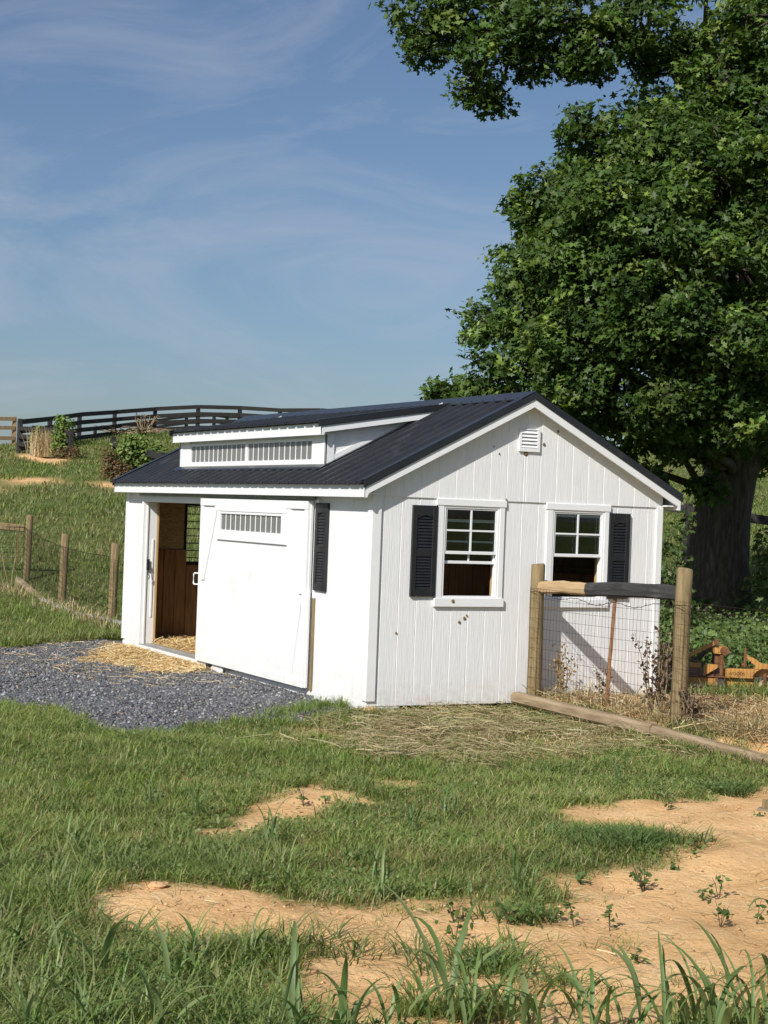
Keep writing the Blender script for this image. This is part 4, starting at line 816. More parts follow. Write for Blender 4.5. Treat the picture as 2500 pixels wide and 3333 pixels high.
# wooden ramp piece just inside
rp = thing('wooden_ramp', 'small raw wood ramp lying on the straw inside the doorway', 'ramp', (.55, 5.3, .02))
MB().prism([(-.05, .0), (.75, .0), (.75, .34)], 1, -.03, .0).out('side_board', NEWWOOD, rp); MB().prism([(-.05, .0), (.75, .0), (.75, .34)], 1, .45, .48).out('side_board', NEWWOOD, rp)
MB().prism([(-.05, .0), (.75, .34), (.75, .36), (-.05, .02)], 1, -.04, .49).out('ramp_board', NEWWOOD, rp)
for k in range(3): MB().prism([(.2 + k * .2, .127 + k * .085), (.25 + k * .2, .148 + k * .085), (.25 + k * .2, .175 + k * .085), (.2 + k * .2, .152 + k * .085)], 1, -.04, .49).out('cleat', NEWWOOD, rp)

# ------------------------------------------------------------------ fences
def post_mesh(h, r, seed=0, n=12, chamfer=.012, lean=(0, 0)):
    g = np.random.default_rng(seed); mb = MB(); zs = [-.35, 0, h * .35, h * .7, h - chamfer, h]; rs = [r * 1.03, r * 1.02, r, r * .985, r * .98, r * .98 - chamfer]
    mb.tube([(lean[0] * z + g.normal(0, .003), lean[1] * z + g.normal(0, .003), z) for z in zs], rs, n); return mb
def wire_panel(mb, p, q, z0, z1, vs, hs, r=.0016, sag=.01):
    """welded wire between two ground points"""
    p = np.array(p, float); q = np.array(q, float); Lh = np.linalg.norm((q - p)[:2]); n = max(2, int(Lh / vs)); m_ = max(2, int(round((z1 - z0) / hs)))
    def pt(u, z): b = p + (q - p) * u; return (b[0] + .008 * math.sin(u * 19 + z * 5), b[1] + .008 * math.cos(u * 17 + z * 7), b[2] + z - sag * math.sin(u * math.pi) * (z - z0) / (z1 - z0))
    for k in range(n + 1): mb.tube([pt(k / n, z0), pt(k / n, (z0 + z1) / 2), pt(k / n, z1)], r, 3, False)
    for k in range(m_ + 1):
        z = z0 + (z1 - z0) * k / m_; mb.tube([pt(u / 6, z) for u in range(7)], r * 1.15, 3, False)
# near fence, square to the gable, on the right
FA = np.array((1.84, -.20, .0)); FB = np.array((1.93, -2.46, .0)); FC = np.array((1.98, -5.3, .0))
for P_ in (FA, FB, FC): P_[2] = terrain(P_[0], P_[1])
nf = thing('wire_fence', 'round-post wire mesh fence with half black rail meeting the shed gable', 'fence', tuple(FA))
post_mesh(1.40 - FA[2] + .01, .074, 1).out('post', POSTW, nf, True)
for (Pp, hh, sd_) in ((FB, 1.47, 2), (FC, 1.47, 3)):
    o_ = post_mesh(hh - Pp[2], .076, sd_, lean=(.012, .0)).out('post', POSTW, nf, True); o_.location = Pp - FA
ra, rb = FA - FA + np.array((0, -.06, 1.165 - FA[2])), FB - FA + np.array((.02, .04, 1.225 - FA[2])); mid = ra + (rb - ra) * .36
def rail(name, p, q, r, m_, seed):
    g = np.random.default_rng(seed); mb = MB(); n_ = 9; d = (q - p) / np.linalg.norm(q - p); sd_ = np.cross(d, (0, 0, 1)); sec = [(-.8, -1), (.1, -1.08), (.85, -.8), (1, 0), (.8, .8), (.2, 1.08), (-.7, 1), (-1, .5), (-1.0, -.5)]
    for i, t in enumerate(np.linspace(0, 1, 7)):
        c = p + (q - p) * t + np.array((0, 0, .014 * math.sin(t * 3.1) + g.normal(0, .003)))
        for (a, b) in sec: k = 1 + g.normal(0, .035); mb.v.append(tuple(c + sd_ * a * r * .72 * k + np.array((0, 0, b * r * 1.02 * k))))
    for i in range(6):
        for k in range(n_): mb.f.append((i * n_ + k, i * n_ + (k + 1) % n_, (i + 1) * n_ + (k + 1) % n_, (i + 1) * n_ + k))
    mb.f.append(tuple(range(n_))); mb.f.append(tuple(6 * n_ + k for k in range(n_))); return mb.out(name, m_, nf)
rail('rail', ra, mid, .058, NEWWOOD, 1); rail('rail', mid + (rb - ra) * .0005, rb, .063, RAILB, 2)
mb = MB(); wire_panel(mb, (-.085, 0, .02), (FB - FA) + np.array((-.09, 0, .02)), 0, 1.12, .052, .1, .0015); mb.out('wire_mesh', WIRE, nf)
mb = MB(); wire_panel(mb, (FB - FA) + np.array((-.09, -.0, .02)), (FC - FA) + np.array((-.09, 0, .02)), 0, 1.12, .052, .1, .0015); mb.out('wire_mesh', WIRE, nf)
mb = MB(); g = np.random.default_rng(4)
for (k0, k1) in ((0, 1), (1, 2)):                                                  # strand of barbed wire twisted along the rail
    p, q = (FA - FA, FB - FA) if k0 == 0 else (FB - FA, FC - FA); pts = [p + (q - p) * t + np.array((-.085, 0, 1.10 + .02 * math.sin(t * 23) - .05 * math.sin(t * math.pi))) for t in np.linspace(0, 1, 40)]
    mb.tube(pts, .0022, 3, False); mb.tube([x + np.array((-.003, 0, .006 * (-1) ** i)) for i, x in enumerate(pts)], .0022, 3, False)
    for i in range(2, 39, 3): mb.tube([pts[i] + g.normal(0, .02, 3), pts[i] + g.normal(0, .02, 3)], .0018, 3, False)
mb.out('barbed_wire', WIRE, nf)
stk_b = FA + (FB - FA) * .50; sk = thing('leaning_stake', 'thin reddish brown stake leaning up to the black half of the rail', 'stake', (stk_b[0] + .12, stk_b[1] + .1, terrain(stk_b[0] + .12, stk_b[1] + .1)))
MB().beam((0, 0, -.1), (-.06, -.18, 1.11), .028, .038, .003).out('shaft', STAKEW, sk)
# landscape timbers under that fence
def timber(p, q, r, m_, label, group):
    p = np.array(p, float); q = np.array(q, float); d = q - p; mb = MB(); Ld = np.linalg.norm(d); sec = [(-r, -r * .6), (-r * .6, -r), (r * .6, -r), (r, -r * .6), (r, r * .55), (r * .6, r), (-r * .6, r), (-r, r * .55)]
    mb.prism(sec, 1, 0, Ld); a = math.atan2(d[1], d[0]) - math.pi / 2; o = mb.out('landscape_timber', m_); o.location = p; o.rotation_euler = (math.asin(d[2] / Ld), 0, a); return tag(o, label, 'timber', group)
timber((1.72, -.045, .01), (1.675, -2.45, -.005), .058, TIMBER, 'squared tan landscape timber butting against the shed gable', None)
timber((1.672, -2.47, -.015), (1.62, -4.4, -.06), .055, TIMBER, 'weathered landscape timber half buried in dry grass past the second fence post', None)
# far fence on the left: three posts, one rail out of frame
Lp = [np.array((1.22, 11.5, 0.)), np.array((1.33, 14.65, 0.)), np.array((1.80, 18.7, 0.)), np.array((-.35, 19.6, 0.))]
for P_ in Lp: P_[2] = terrain(P_[0], P_[1])
lf_ = thing('wire_fence', 'weathered round-post wire fence running from the shed towards the hill', 'fence', tuple(Lp[0]))
for i, P_ in enumerate(Lp):
    o_ = post_mesh((1.29, 1.29, 1.31, 1.3)[i], (.072, .076, .070, .07)[i], 20 + i, lean=(.02, .0)).out('post', POSTW, lf_, True); o_.location = P_ - Lp[0]
MB().beam(Lp[2] - Lp[0] + np.array((-.06, .05, 1.05)), Lp[3] - Lp[0] + np.array((-.05, -.05, 1.20)), .09, .145, .015).out('rail', POSTW, lf_)
MB().beam(Lp[2] - Lp[0] + np.array((.25, 1.6, 0)), Lp[2] - Lp[0] + np.array((.2, 1.4, 1.05)), .05, .05).out('stake', POSTW, lf_)
for a_, b_ in zip(Lp[:-1], Lp[1:]):
    mb = MB(); wire_panel(mb, a_ - Lp[0] + np.array((-.085, 0, .03)), b_ - Lp[0] + np.array((-.085, 0, .03)), 0, 1.05, .1, .1, .0028, .03); mb.tube([a_ - Lp[0] + np.array((-.085, 0, 1.08)), (a_ + b_) / 2 - Lp[0] + np.array((-.085, 0, 1.05)), b_ - Lp[0] + np.array((-.085, 0, 1.08))], .006, 4, False); mb.out('wire_mesh', WIRE, lf_)
mb = MB(); wire_panel(mb, np.array((-.085, 0, .03)), np.array((.5, 7.5 - 11.5, .05)), 0, 1.0, .1, .1, .0022, .03); mb.out('wire_mesh', WIRE, lf_)
Tq = [(.93, 10.0), (.86, 12.7), (1.10, 15.2), (1.55, 18.4)]
for i, (a_, b_) in enumerate(zip(Tq[:-1], Tq[1:])):
    pa = np.array((*a_, terrain(*a_) + .03)); pb_ = np.array((*b_, terrain(*b_) + .03)); pb_ = pa + (pb_ - pa) * .985
    timber(pa, pb_, .075, GREYW if i < 2 else TIMBER, ('grey weathered timber between the far shed corner and the first far fence post', 'grey weathered timber under the second post of the far wire fence', 'brownish timber at the railed end of the far wire fence')[i], None)

# board fence along the hill crest
def board_fence(label, spec, h, heights, m_, bw=.15, pr=.07, square=True, group=None, top=None):
    """spec: (pixel column, distance) of each post; heights of the boards above ground"""
    P_ = [at_ground(u, D) for u, D in spec]; th = thing('board_fence', label, 'fence', tuple(P_[0]), 0, group)
    for i, p in enumerate(P_):
        o = MB().box((-pr, -pr, -.3), (pr, pr, h + (.06 if i == 0 else .0)), .01).out('post', m_, th); o.location = p - P_[0]
    for a, b in zip(P_[:-1], P_[1:]):
        for hz in heights:
            off = np.array((0, 0, hz)); d = (b - a); sd_ = np.array((d[1], -d[0], 0)); sd_ /= np.linalg.norm(sd_); sd_ *= (pr + .015) * (1 if sd_ @ FW < 0 else -1)
            MB().beam(a - P_[0] + off + sd_ + d * .004, b - P_[0] + off + sd_ - d * .004, .03, bw).out('board', m_, th)
    return th
board_fence('black four-board fence following the crest of the hill', [(55, 68), (152, 73), (248, 78), (362, 84), (493, 86), (633, 87), (769, 88), (900, 88.5), (1030, 89), (1160, 89.5), (1290, 90), (1420, 90.5)], 1.42, (1.36, .98, .62, .26), BLACKW, .21, .09)
board_fence('second black board fence across the lane behind the crest fence', [(110, 84), (200, 87), (300, 89), (455, 91), (596, 92.5), (686, 93), (728, 94), (860, 95), (1000, 96)], 1.30, (1.22, .85, .45), BLACKW, .15, .08)
board_fence('short black board fence running downhill from the corner post into vines', [(57, 67.5), (100, 66), (159, 64), (223, 62)], 1.18, (1.05, .72, .40), BLACKW, .17, .075)
board_fence('low black single-rail fence half swallowed by a leafy bush', [(360, 55), (439, 52.5), (521, 50), (610, 47)], .95, (.82,), BLACKW, .2, .08)
board_fence('tan unpainted board fence at the far left of the crest', [(36, 73), (-60, 72), (-170, 71)], 1.32, (1.26, .86, .40), TANW, .17, .085)
board_fence('black board fence passing behind the big oak trunk', [(2060, 41), (2240, 40), (2430, 39.5), (2620, 39), (2800, 39)], 1.5, (1.33,), BLACKW, .22, .08)
# dead vine on the crest fence, and brush at its foot
def twigs(name, label, cat, c, n, R, h, m_=TWIG, seed=0, th0=.012):
    g = np.random.default_rng(seed); t_ = thing(name, label, cat, tuple(c)); mb = MB()
    for k in range(n):
        a = g.random() * 6.28; p = np.array((g.normal(0, R * .15), g.normal(0, R * .15), 0)); pts = [p]
        for j in range(5): a += g.normal(0, .6); p = p + np.array((math.cos(a) * R * .28, math.sin(a) * R * .28, h * .2 * (.6 + g.random() * .8) * (1 if j < 4 else -.3))); pts.append(p)
        mb.tube(pts, [th0, th0 * .9, th0 * .75, th0 * .6, th0 * .4, th0 * .2], 4)
    mb.out('stems', m_, t_); return t_
DRYST = mat('dry_vine', [(.3, (.22, .16, .09)), (.7, (.36, .27, .16))], 10, rough=.9)
twigs('dead_vine', 'bleached dead vine tangled in the crest fence', 'vine', at_ground(460, 85.2), 22, .55, 1.35, DRYST, 3, .04)
twigs('brush_pile', 'low heap of dead brush at the foot of the crest fence', 'brush', at_ground(412, 83.5), 40, 1.5, .45, DRYST, 4, .04)

# ------------------------------------------------------------------ leaves, tree, bushes
LS = np.array([(0, -.55), (.10, -.30), (.38, -.30), (.15, -.08), (.42, .18), (.14, .20), (0, .62), (-.14, .20), (-.42, .18), (-.15, -.08), (-.38, -.30), (-.10, -.30)])
LE = np.array([(0, -.6), (.15, -.28), (.33, -.02), (.13, .10), (.20, .34), (0, .62), (-.24, .28), (-.12, .06), (-.30, -.10), (-.13, -.32)])
LO = np.array([(0, -.5), (.26, -.22), (.30, .08), (.14, .36), (0, .55), (-.14, .36), (-.30, .08), (-.26, -.22)])
def leaves(P, size, nrm, tint, shape=LS, fold=.18):
    """flat leaf faces with a centre vertex; nrm: unit normals"""
    n = len(P); k = len(shape); r = RNG.normal(0, 1, (n, 3)); a = np.cross(nrm, r); a /= (np.linalg.norm(a, axis=1)[:, None] + 1e-9); b = np.cross(nrm, a)
    s = size[:, None, None]; V = P[:, None] + s * (shape[None, :, :1] * a[:, None] + shape[None, :, 1:] * b[:, None]) - s * fold * (np.abs(shape[None, :, :1]) + .4 * shape[None, :, 1:] ** 2) * nrm[:, None]
    V = np.concatenate([P[:, None] + 0 * nrm[:, None], V], 1); f = np.array([(0, 1 + i, 1 + (i + 1) % k) for i in range(k)]); lo = (np.arange(n)[:, None, None] * (k + 1) + f[None]).ravel()
    return V.reshape(-1, 3), lo, np.arange(n * k) * 3, np.full(n * k, 3), np.repeat(tint, k + 1, 0)
def unit(v): return v / (np.linalg.norm(v, axis=-1, keepdims=True) + 1e-9)
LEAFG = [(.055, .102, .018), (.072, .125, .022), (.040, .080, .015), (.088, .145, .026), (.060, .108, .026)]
LEAFSUN = [(.17, .25, .05), (.20, .275, .06), (.13, .20, .04)]  # yellow-green new growth, also painted in as sunlit highlights of the crown
TD = 29.0; TB = at_ground(2345, TD)
oak = thing('oak_tree', 'huge leafy oak with a thick shaded trunk beside the shed', 'tree', tuple(TB))
def rel(u, v, D): return at(u, v, D) - TB
# trunk
pts = [rel(2345, 2010, TD), rel(2335, 1930, TD), rel(2340, 1800, TD), rel(2355, 1680, TD), rel(2375, 1560, TD), rel(2420, 1420, TD), rel(2430, 1200, TD), rel(2440, 900, TD), rel(2445, 500, TD), rel(2450, 0, TD), rel(2450, -500, TD)]
rad = [.74, .60, .52, .49, .46, .43, .40, .33, .26, .17, .08]
mb = MB(); ring = []; N_ = 20
for i, (p, r_) in enumerate(zip(pts, rad)):
    ring.append(len(mb.v))
    for k in range(N_):
        t_ = 2 * math.pi * k / N_; q = r_ * (1 + .07 * math.sin(5 * t_ + i * .7) + .04 * math.sin(9 * t_ + i) + (.16 * max(0, math.sin(3 * t_ + .6)) if i == 0 else 0)); mb.v.append((p[0] + q * math.cos(t_), p[1] + q * math.sin(t_), p[2] - (.35 if i == 0 else 0)))
for i in range(len(pts) - 1):
    for k in range(N_): mb.f.append((ring[i] + k, ring[i] + (k + 1) % N_, ring[i + 1] + (k + 1) % N_, ring[i + 1] + k))
trunk = mb.out('trunk', BARK, oak, True)
# crown lobes: pixel column, row, distance, radius
lob = [(1570, 1240, 27.5, .7), (1620, 1120, 27, .9), (1640, 1290, 27, .5), (1540, 1050, 28, .7), (1700, 980, 26.5, 1.1), (1640, 860, 28, .95), (1750, 1180, 26, 1.0), (1710, 720, 27.5, 1.05), (1715, 690, 28.5, .75), (1850, 860, 25.5, 1.25), (1880, 1090, 25.5, 1.2), (1885, 630, 27, 1.0), (1850, 565, 28, .65), (2000, 500, 26.5, 1.0), (2000, 690, 25.2, 1.3), (2040, 960, 24.8, 1.3), (2040, 1230, 25.2, 1.1), (1850, 1300, 25.8, .9), (2140, 500, 25.6, 1.2), (2200, 780, 24.6, 1.35), (2240, 1060, 24.4, 1.3), (2200, 1330, 25, 1.0), (2320, 560, 25, 1.25), (2400, 860, 24.4, 1.35), (2420, 1150, 24.6, 1.25), (2380, 1390, 25.4, .9), (2230, 1420, 26.2, .8), (2090, 1400, 26.4, .7), (2520, 650, 25, 1.3), (2560, 1000, 24.8, 1.3), (2560, 1300, 25.2, 1.1), (2070, 425, 28, .65), (2170, 410, 27, .85), (2290, 370, 26.5, 1.0), (2450, 400, 26, 1.1), (2560, 300, 26, 1.2),
       (1350, 40, 27, .85), (1340, 160, 27, .6), (1440, 110, 26.6, .85), (1500, 20, 26.8, .9), (1540, 190, 26.4, .75), (1520, 300, 26.6, .5), (1650, 90, 26.4, .95), (1690, 200, 26.6, .68), (1585, 330, 26.8, .36), (1800, 60, 26.4, 1.0), (1830, 180, 26.4, .7), (1960, 120, 26.2, .95), (1940, 210, 27, .5), (2080, 60, 26.4, .9), (2110, 210, 26.8, .6), (2240, 150, 27, .55), (2400, 130, 26.5, 1.0), (2520, 60, 26, 1.1), (2330, 260, 26.2, .9),
       (1500, -110, 27, 1.1), (1800, -150, 27, 1.4), (2150, -180, 27, 1.5), (2480, -200, 27, 1.6), (1640, -300, 29, 1.4), (2000, -400, 29, 1.8), (2400, -480, 29, 1.9), (2750, -200, 29, 1.8),
       (2720, 450, 26.5, 1.5), (2750, 850, 26.5, 1.6), (2720, 1200, 27, 1.4), (2900, 100, 29, 1.7), (2950, 650, 29.5, 1.7), (2950, 1050, 30, 1.6), (1465, 1272, 28.2, .30), (1395, 1283, 28.6, .22), (2120, 1555, 26.5, .42), (2310, 1590, 26.8, .28), (2000, 1500, 27.2, .5), (1900, 1390, 27, .6),
       (2000, 900, 31.5, 1.7), (2200, 500, 32, 1.8), (2450, 900, 33, 1.9), (2150, 1200, 32, 1.4), (1900, 1060, 31, 1.3), (2600, 500, 33, 1.8), (2500, 1250, 32.5, 1.5), (2300, 100, 32, 1.7), (2000, 760, 31, 1.2), (2400, 1430, 30.5, .9), (2550, 1420, 29, .9)]
_lp = [rel(2436, 760, TD), rel(2330, 420, 28), rel(2200, 210, 27.2), rel(2000, 110, 26.8), rel(1800, 85, 26.7), rel(1600, 110, 26.7), rel(1450, 90, 26.8), rel(1370, 100, 27)]; LIMB = [a_ + (b_ - a_) * t for a_, b_ in zip(_lp[:-1], _lp[1:]) for t in (0, .25, .5, .75)]
LV = []; lr0 = np.random.default_rng(5); TW = MB(); lr = np.random.default_rng(77)
nl_ = len(lob)
for (u, v, D, R) in list(lob):                                      # small sprays standing out of the big lobes
    if 430 < v < 1400 and 1560 < u < 2560 and D < 28.5 and R > .7:
        for _ in range(2): lob.append((u + max(-25 if u < 1900 else -120, RNG.normal(15, 85)), v - abs(RNG.normal(30, 80)), D - .55 - .5 * RNG.random(), RNG.uniform(.42, .66)))
for (u, v, D, R) in lob:
    if D < 30.5: R = max(.22, .84 * R - .15) * lr0.uniform(.82, 1.08); u += (60 if v < 950 else 5) * (u < 1720 and v > 400) + 30 * (u < 1900)
    c = rel(u, v, D); seen = -60 < v < 1640 and 1200 < u < 2600 and D < 30.5
    nt_ = int((92 if seen else 24) * (R / .9) ** 2) + 10; d = unit(RNG.normal(0, 1, (nt_, 3))); rr = R * (.66 + .36 * RNG.random(nt_)); tips = c + d * rr[:, None] * np.array((1.12, 1.12, .88))
    per = 24 if seen else 13; sz0 = .118 if seen else .17
    Q = np.repeat(tips, per, 0) + np.clip(RNG.normal(0, 1, (nt_ * per, 3)), -1.7, 1.7) * np.array((.12, .12, .085)) * (1 if seen else 1.6); dd = np.repeat(d, per, 0)
    nm = unit(dd * .45 + np.array((-.2, -.15, .7)) + RNG.normal(0, .62, Q.shape)); tw_t = tints(nt_, LEAFG, .25); yl = (RNG.random(nt_) < .20) & (d @ SUN < -.2); tw_t[yl] = tints(yl.sum(), LEAFSUN, .2)  # lighter twigs only on the sunward side: sunlight put into the leaf colour
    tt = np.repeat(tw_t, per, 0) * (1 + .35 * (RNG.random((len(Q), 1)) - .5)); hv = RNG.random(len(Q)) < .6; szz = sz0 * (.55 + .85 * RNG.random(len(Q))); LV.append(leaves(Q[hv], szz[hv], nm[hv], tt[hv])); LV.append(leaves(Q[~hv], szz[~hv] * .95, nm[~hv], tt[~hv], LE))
    # limb to the lobe
    hz_ = np.interp(c[2], [2, 6, 10, 16], [2.2, 4.0, 8.3, 12.0]); ti = np.interp(hz_, [p[2] for p in pts], range(len(pts))); k0 = int(ti); base = pts[k0] + (pts[min(k0 + 1, len(pts) - 1)] - pts[k0]) * (ti - k0)
    if v < 400 and u < 2200:
        mq = min(LIMB, key=lambda q: np.linalg.norm(q - c - np.array(RH.tolist() + [0]) * .5)); base = mq; r0 = .05
        TW.tube([base, base * .5 + c * .5 + np.array((0, 0, .12)), c], [.05, .035, .02], 5)
        for k in range(7): e = c + unit(lr.normal(0, 1, 3)) * R * .95; TW.tube([c + lr.normal(0, .05, 3), (c + e) / 2 + lr.normal(0, .08, 3), e], [.02, .012, .006], 4)
        continue
    mdl = base * .45 + c * .55 + np.array((0, 0, .35)) + lr.normal(0, .25, 3); r0 = .05 + .06 * R; TW.tube([base, base * .72 + c * .28 + lr.normal(0, .12, 3), mdl, c], [r0 * 1.5, r0 * 1.1, r0 * .8, r0 * .35], 6)
    for k in range(7 if seen else 3):
        e = c + unit(lr.normal(0, 1, 3)) * R * .95; TW.tube([c + lr.normal(0, .05, 3), (c + e) / 2 + lr.normal(0, .08, 3), e], [r0 * .35, r0 * .22, .006], 4)
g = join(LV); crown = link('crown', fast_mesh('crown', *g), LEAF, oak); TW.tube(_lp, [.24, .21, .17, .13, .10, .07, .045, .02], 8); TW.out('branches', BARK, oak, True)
print('LEAVES', len(g[2]))
def bush(name, label, cat, base, lobes, n, size, cols, m_=LEAF, shape=LO, stems=6, group=None, stemh=None):
    """lobes: (dx, dy, dz, radius) relative to the base"""
    t_ = thing(name, label, cat, tuple(base), 0, group); LVs = []; mb = MB(); g = np.random.default_rng(int(abs(base[0] * 97 + base[1] * 31)) + 1)
    tot = sum(l_[3] ** 2 for l_ in lobes)
    for (dx, dy, dz, R) in lobes:
        k = max(8, int(n * R * R / tot)); d = unit(RNG.normal(0, 1, (k, 3))); Q = np.array((dx, dy, dz)) + d * (R * (.35 + .75 * RNG.random(k) ** .7))[:, None]; Q[:, 2] = np.maximum(Q[:, 2], .02 + .05 * RNG.random(k))
        LVs.append(leaves(Q, size * (.6 + .7 * RNG.random(k)), unit(d * .6 + np.array((-.25, -.2, .7)) + RNG.normal(0, .5, Q.shape)), tints(k, cols, .25), shape))
        for j in range(max(1, stems // len(lobes))): mb.tube([(g.normal(0, .06), g.normal(0, .06), -.03), (dx * .5 + g.normal(0, .05), dy * .5, dz * .5), (dx + g.normal(0, R * .3), dy + g.normal(0, R * .3), dz + R * .4)], [.014, .010, .004], 4)
    q = join(LVs); link('foliage', fast_mesh('foliage', *q), m_, t_); mb.out('stems', TWIG, t_); return t_
q = leaves(onland(CLOVER) + np.column_stack([np.zeros((len(CLOVER), 2)), .02 + .06 * RNG.random(len(CLOVER))]), .016 + .016 * RNG.random(len(CLOVER)), unit(np.array((-.1, -.15, .8)) + RNG.normal(0, .4, (len(CLOVER), 3))), tints(len(CLOVER), [(.15, .22, .06), (.20, .26, .085), (.11, .17, .045)], .2), LO)
tag(link('clover', fast_mesh('clover', *q), GRASSM), 'clover and small broad leaves mixed into the turf', 'clover', kind='stuff')
VINE = [(.17, .24, .05), (.12, .19, .04), (.23, .29, .08), (.09, .15, .03)]; RUSTY = [(.16, .085, .035), (.12, .07, .035), (.22, .13, .06), (.10, .10, .04)]
b0 = at_ground(195, 62.6); k_ = RH
def rl(s, d, z, R): return (k_[0] * s + FH[0] * d, k_[1] * s + FH[1] * d, z, R)
bush('vine_bush', 'tall pale green vine climbing the short downhill fence', 'bush', b0, [rl(-.05, 0, .45, .42), rl(0, 0, .95, .45), rl(.08, 0, 1.35, .38), rl(-.12, -.1, 1.55, .22), rl(.2, .1, .7, .4)], 1500, .13, VINE, LEAF)
bush('vine_bush', 'small pale green vine beside a straw-coloured dead clump on the downhill fence', 'bush', at_ground(113, 65), [rl(0, 0, .35, .3), rl(-.05, 0, .75, .28), rl(.1, 0, 1.05, .2)], 600, .13, VINE)
bush('brown_weed_clump', 'rusty brown dead weeds at the foot of the tall fence vine', 'weeds', at_ground(205, 61.8), [rl(-.2, -.1, .15, .35), rl(.3, -.1, .2, .4)], 700, .09, RUSTY)
bush('leafy_bush', 'broad leafy green bush over the low rail just above the shed roof', 'bush', at_ground(415, 51.5), [rl(-.1, 0, .7, .55), rl(.5, 0, .75, .55), rl(.9, 0, .6, .5), rl(.1, -.2, 1.05, .38), rl(-.35, 0, .5, .4), rl(1.3, .2, .4, .4), rl(1.9, .3, .3, .4)], 3000, .12, VINE)
bush('brown_weed_clump', 'dark reddish dead weeds on the left flank of the broad leafy bush', 'weeds', at_ground(358, 51), [rl(0, -.1, .45, .38), rl(.1, -.2, .15, .42), rl(-.1, -.1, .8, .26), rl(.35, -.2, .3, .35)], 1300, .08, RUSTY)
def straw_clump(name, label, base, n, h, sp, cols, lean=.4):
    P_ = np.column_stack([RNG.normal(0, sp, (n, 2)), np.zeros(n)]); tn_ = tints(n, cols); q = blades(P_, h * (.5 + .6 * RNG.random(n)), np.full(n, h * .018 + .004), RNG.random(n) * 6.28, lean * (.3 + RNG.random(n)), .2 * RNG.random(n), tn_, 3)
    t_ = link(name, fast_mesh(name, *q), DRYM, None, tuple(base)); return tag(t_, label, 'grass clump')
straw_clump('dry_grass_clump', 'tall straw-coloured clump leaning beside the small fence vine', at_ground(140, 63.6), 500, 1.25, .28, TANS, .5)
# undergrowth behind the shed and round the oak
SHR = [(.07, .12, .025), (.10, .15, .035), (.05, .09, .02), (.15, .18, .06)]
bush('sapling', 'thin leafy sapling between the shed corner and the oak trunk', 'sapling', at_ground(2195, 25.5), [rl(0, 0, .8, .35), rl(.05, .1, 1.25, .32), rl(-.1, 0, 1.7, .28), rl(.15, .1, .4, .4), rl(.2, .1, 2.0, .2)], 650, .11, SHR, LEAF, LS)
bush('shrub', 'dark shrub growing against the right side of the oak trunk', 'shrub', at_ground(2480, 28), [rl(0, 0, .6, .5), rl(.2, 0, 1.2, .4), rl(.5, .2, .9, .5), rl(.1, 0, 1.6, .3)], 700, .12, SHR, LEAF, LS)
bush('shrub', 'low dark shrub in shade left of the oak roots', 'shrub', at_ground(2225, 28.5), [rl(0, 0, .35, .5), rl(.5, 0, .3, .4), rl(-.4, .1, .4, .45)], 700, .11, SHR, LEAF, LS)

# ------------------------------------------------------------------ the mower parked behind the fence
MG = at(2346, 2234, 19.2); MG[2] = terrain(MG[0], MG[1]); KM = .00076
mo = thing('rotary_mower', 'rusty orange tractor mower with small wheels parked behind the wire fence', 'mower', tuple(MG), math.atan2(RH[1], RH[0]))
def mp(u, v): return (u - 930) * KM, (1345 - v) * KM
def mbox(u0, v0, u1, v1, y0, y1, name, m_, parent=None, ch=.006):
    x0, z1 = mp(u0, v0); x1, z0 = mp(u1, v1); return MB().box((x0, y0, z0), (x1, y1, z1), ch).out(name, m_, parent or mo)
def mpoly(pts_, y0, y1, name, m_, parent=None): return MB().prism([mp(*p) for p in pts_], 1, y0, y1).out(name, m_, parent or mo)
deck_ = mbox(330, 1105, 2350, 1242, .16, 1.35, 'deck', ORANGE); mbox(330, 1088, 2350, 1104, .14, 1.37, 'deck_lip', RUST, deck_)
beam_ = mbox(985, 957, 1462, 1100, .10, .24, 'frame_beam', ORANGE); mbox(1470, 965, 2300, 1087, .30, .44, 'frame_beam', ORANGE)
mbox(330, 905, 700, 985, .32, .42, 'frame_arm', ORANGE); mpoly([(690, 1085), (690, 930), (760, 895), (900, 905), (905, 950)], .12, .16, 'gusset_plate', ORANGE); mbox(788, 1002, 868, 1104, .165, .25, 'gusset_plate', RUST)
gb = mpoly([(862, 640), (880, 628), (1095, 640), (1115, 665), (1105, 735), (1075, 760), (880, 742), (860, 720)], .30, .56, 'gearbox', ORANGE)
MB().tube([(*[mp(1045, 700)[0]], .29, mp(1045, 700)[1]), (*[mp(1045, 700)[0]], .24, mp(1045, 700)[1])], .05, 14).out('gearbox_cap', RUST, gb)
mpoly([(900, 745), (1070, 760), (1050, 800), (1085, 950), (905, 950), (915, 800)], .34, .50, 'gearbox_neck', RUST); mbox(918, 745, 968, 1085, .02, .07, 'wheel_strut', RUST)
x0_, z0_ = mp(330, 872); x1_, z1_ = mp(945, 548); MB().beam((x0_, .28, z0_), (x1_, .28, z1_), .03, .045, .004).out('hitch_strap', ORANGE, mo)
x0_, z0_ = mp(585, 905); x1_, z1_ = mp(850, 665); MB().tube([(x0_, .36, z0_), (x1_, .40, z1_)], .032, 12).out('drive_shaft', RUBBER, mo)
mpoly([(870, 560), (900, 520), (950, 520), (955, 560), (920, 610), (880, 600)], .26, .30, 'hitch_lug', RUST)
mpoly([(1372, 735), (1495, 790), (1615, 870), (1800, 870), (1800, 960), (1620, 945), (1470, 1035), (1465, 985), (1520, 915), (1375, 790)], .20, .23, 'hitch_plate', ORANGE)
mbox(1342, 640, 1372, 890, .22, .25, 'lever', RUST); blob(MB(), (mp(1350, 905)[0], .22, mp(1350, 905)[1]), (.035, .03, .03), 3).out('lever_knob', RUST, mo)
mb = MB()
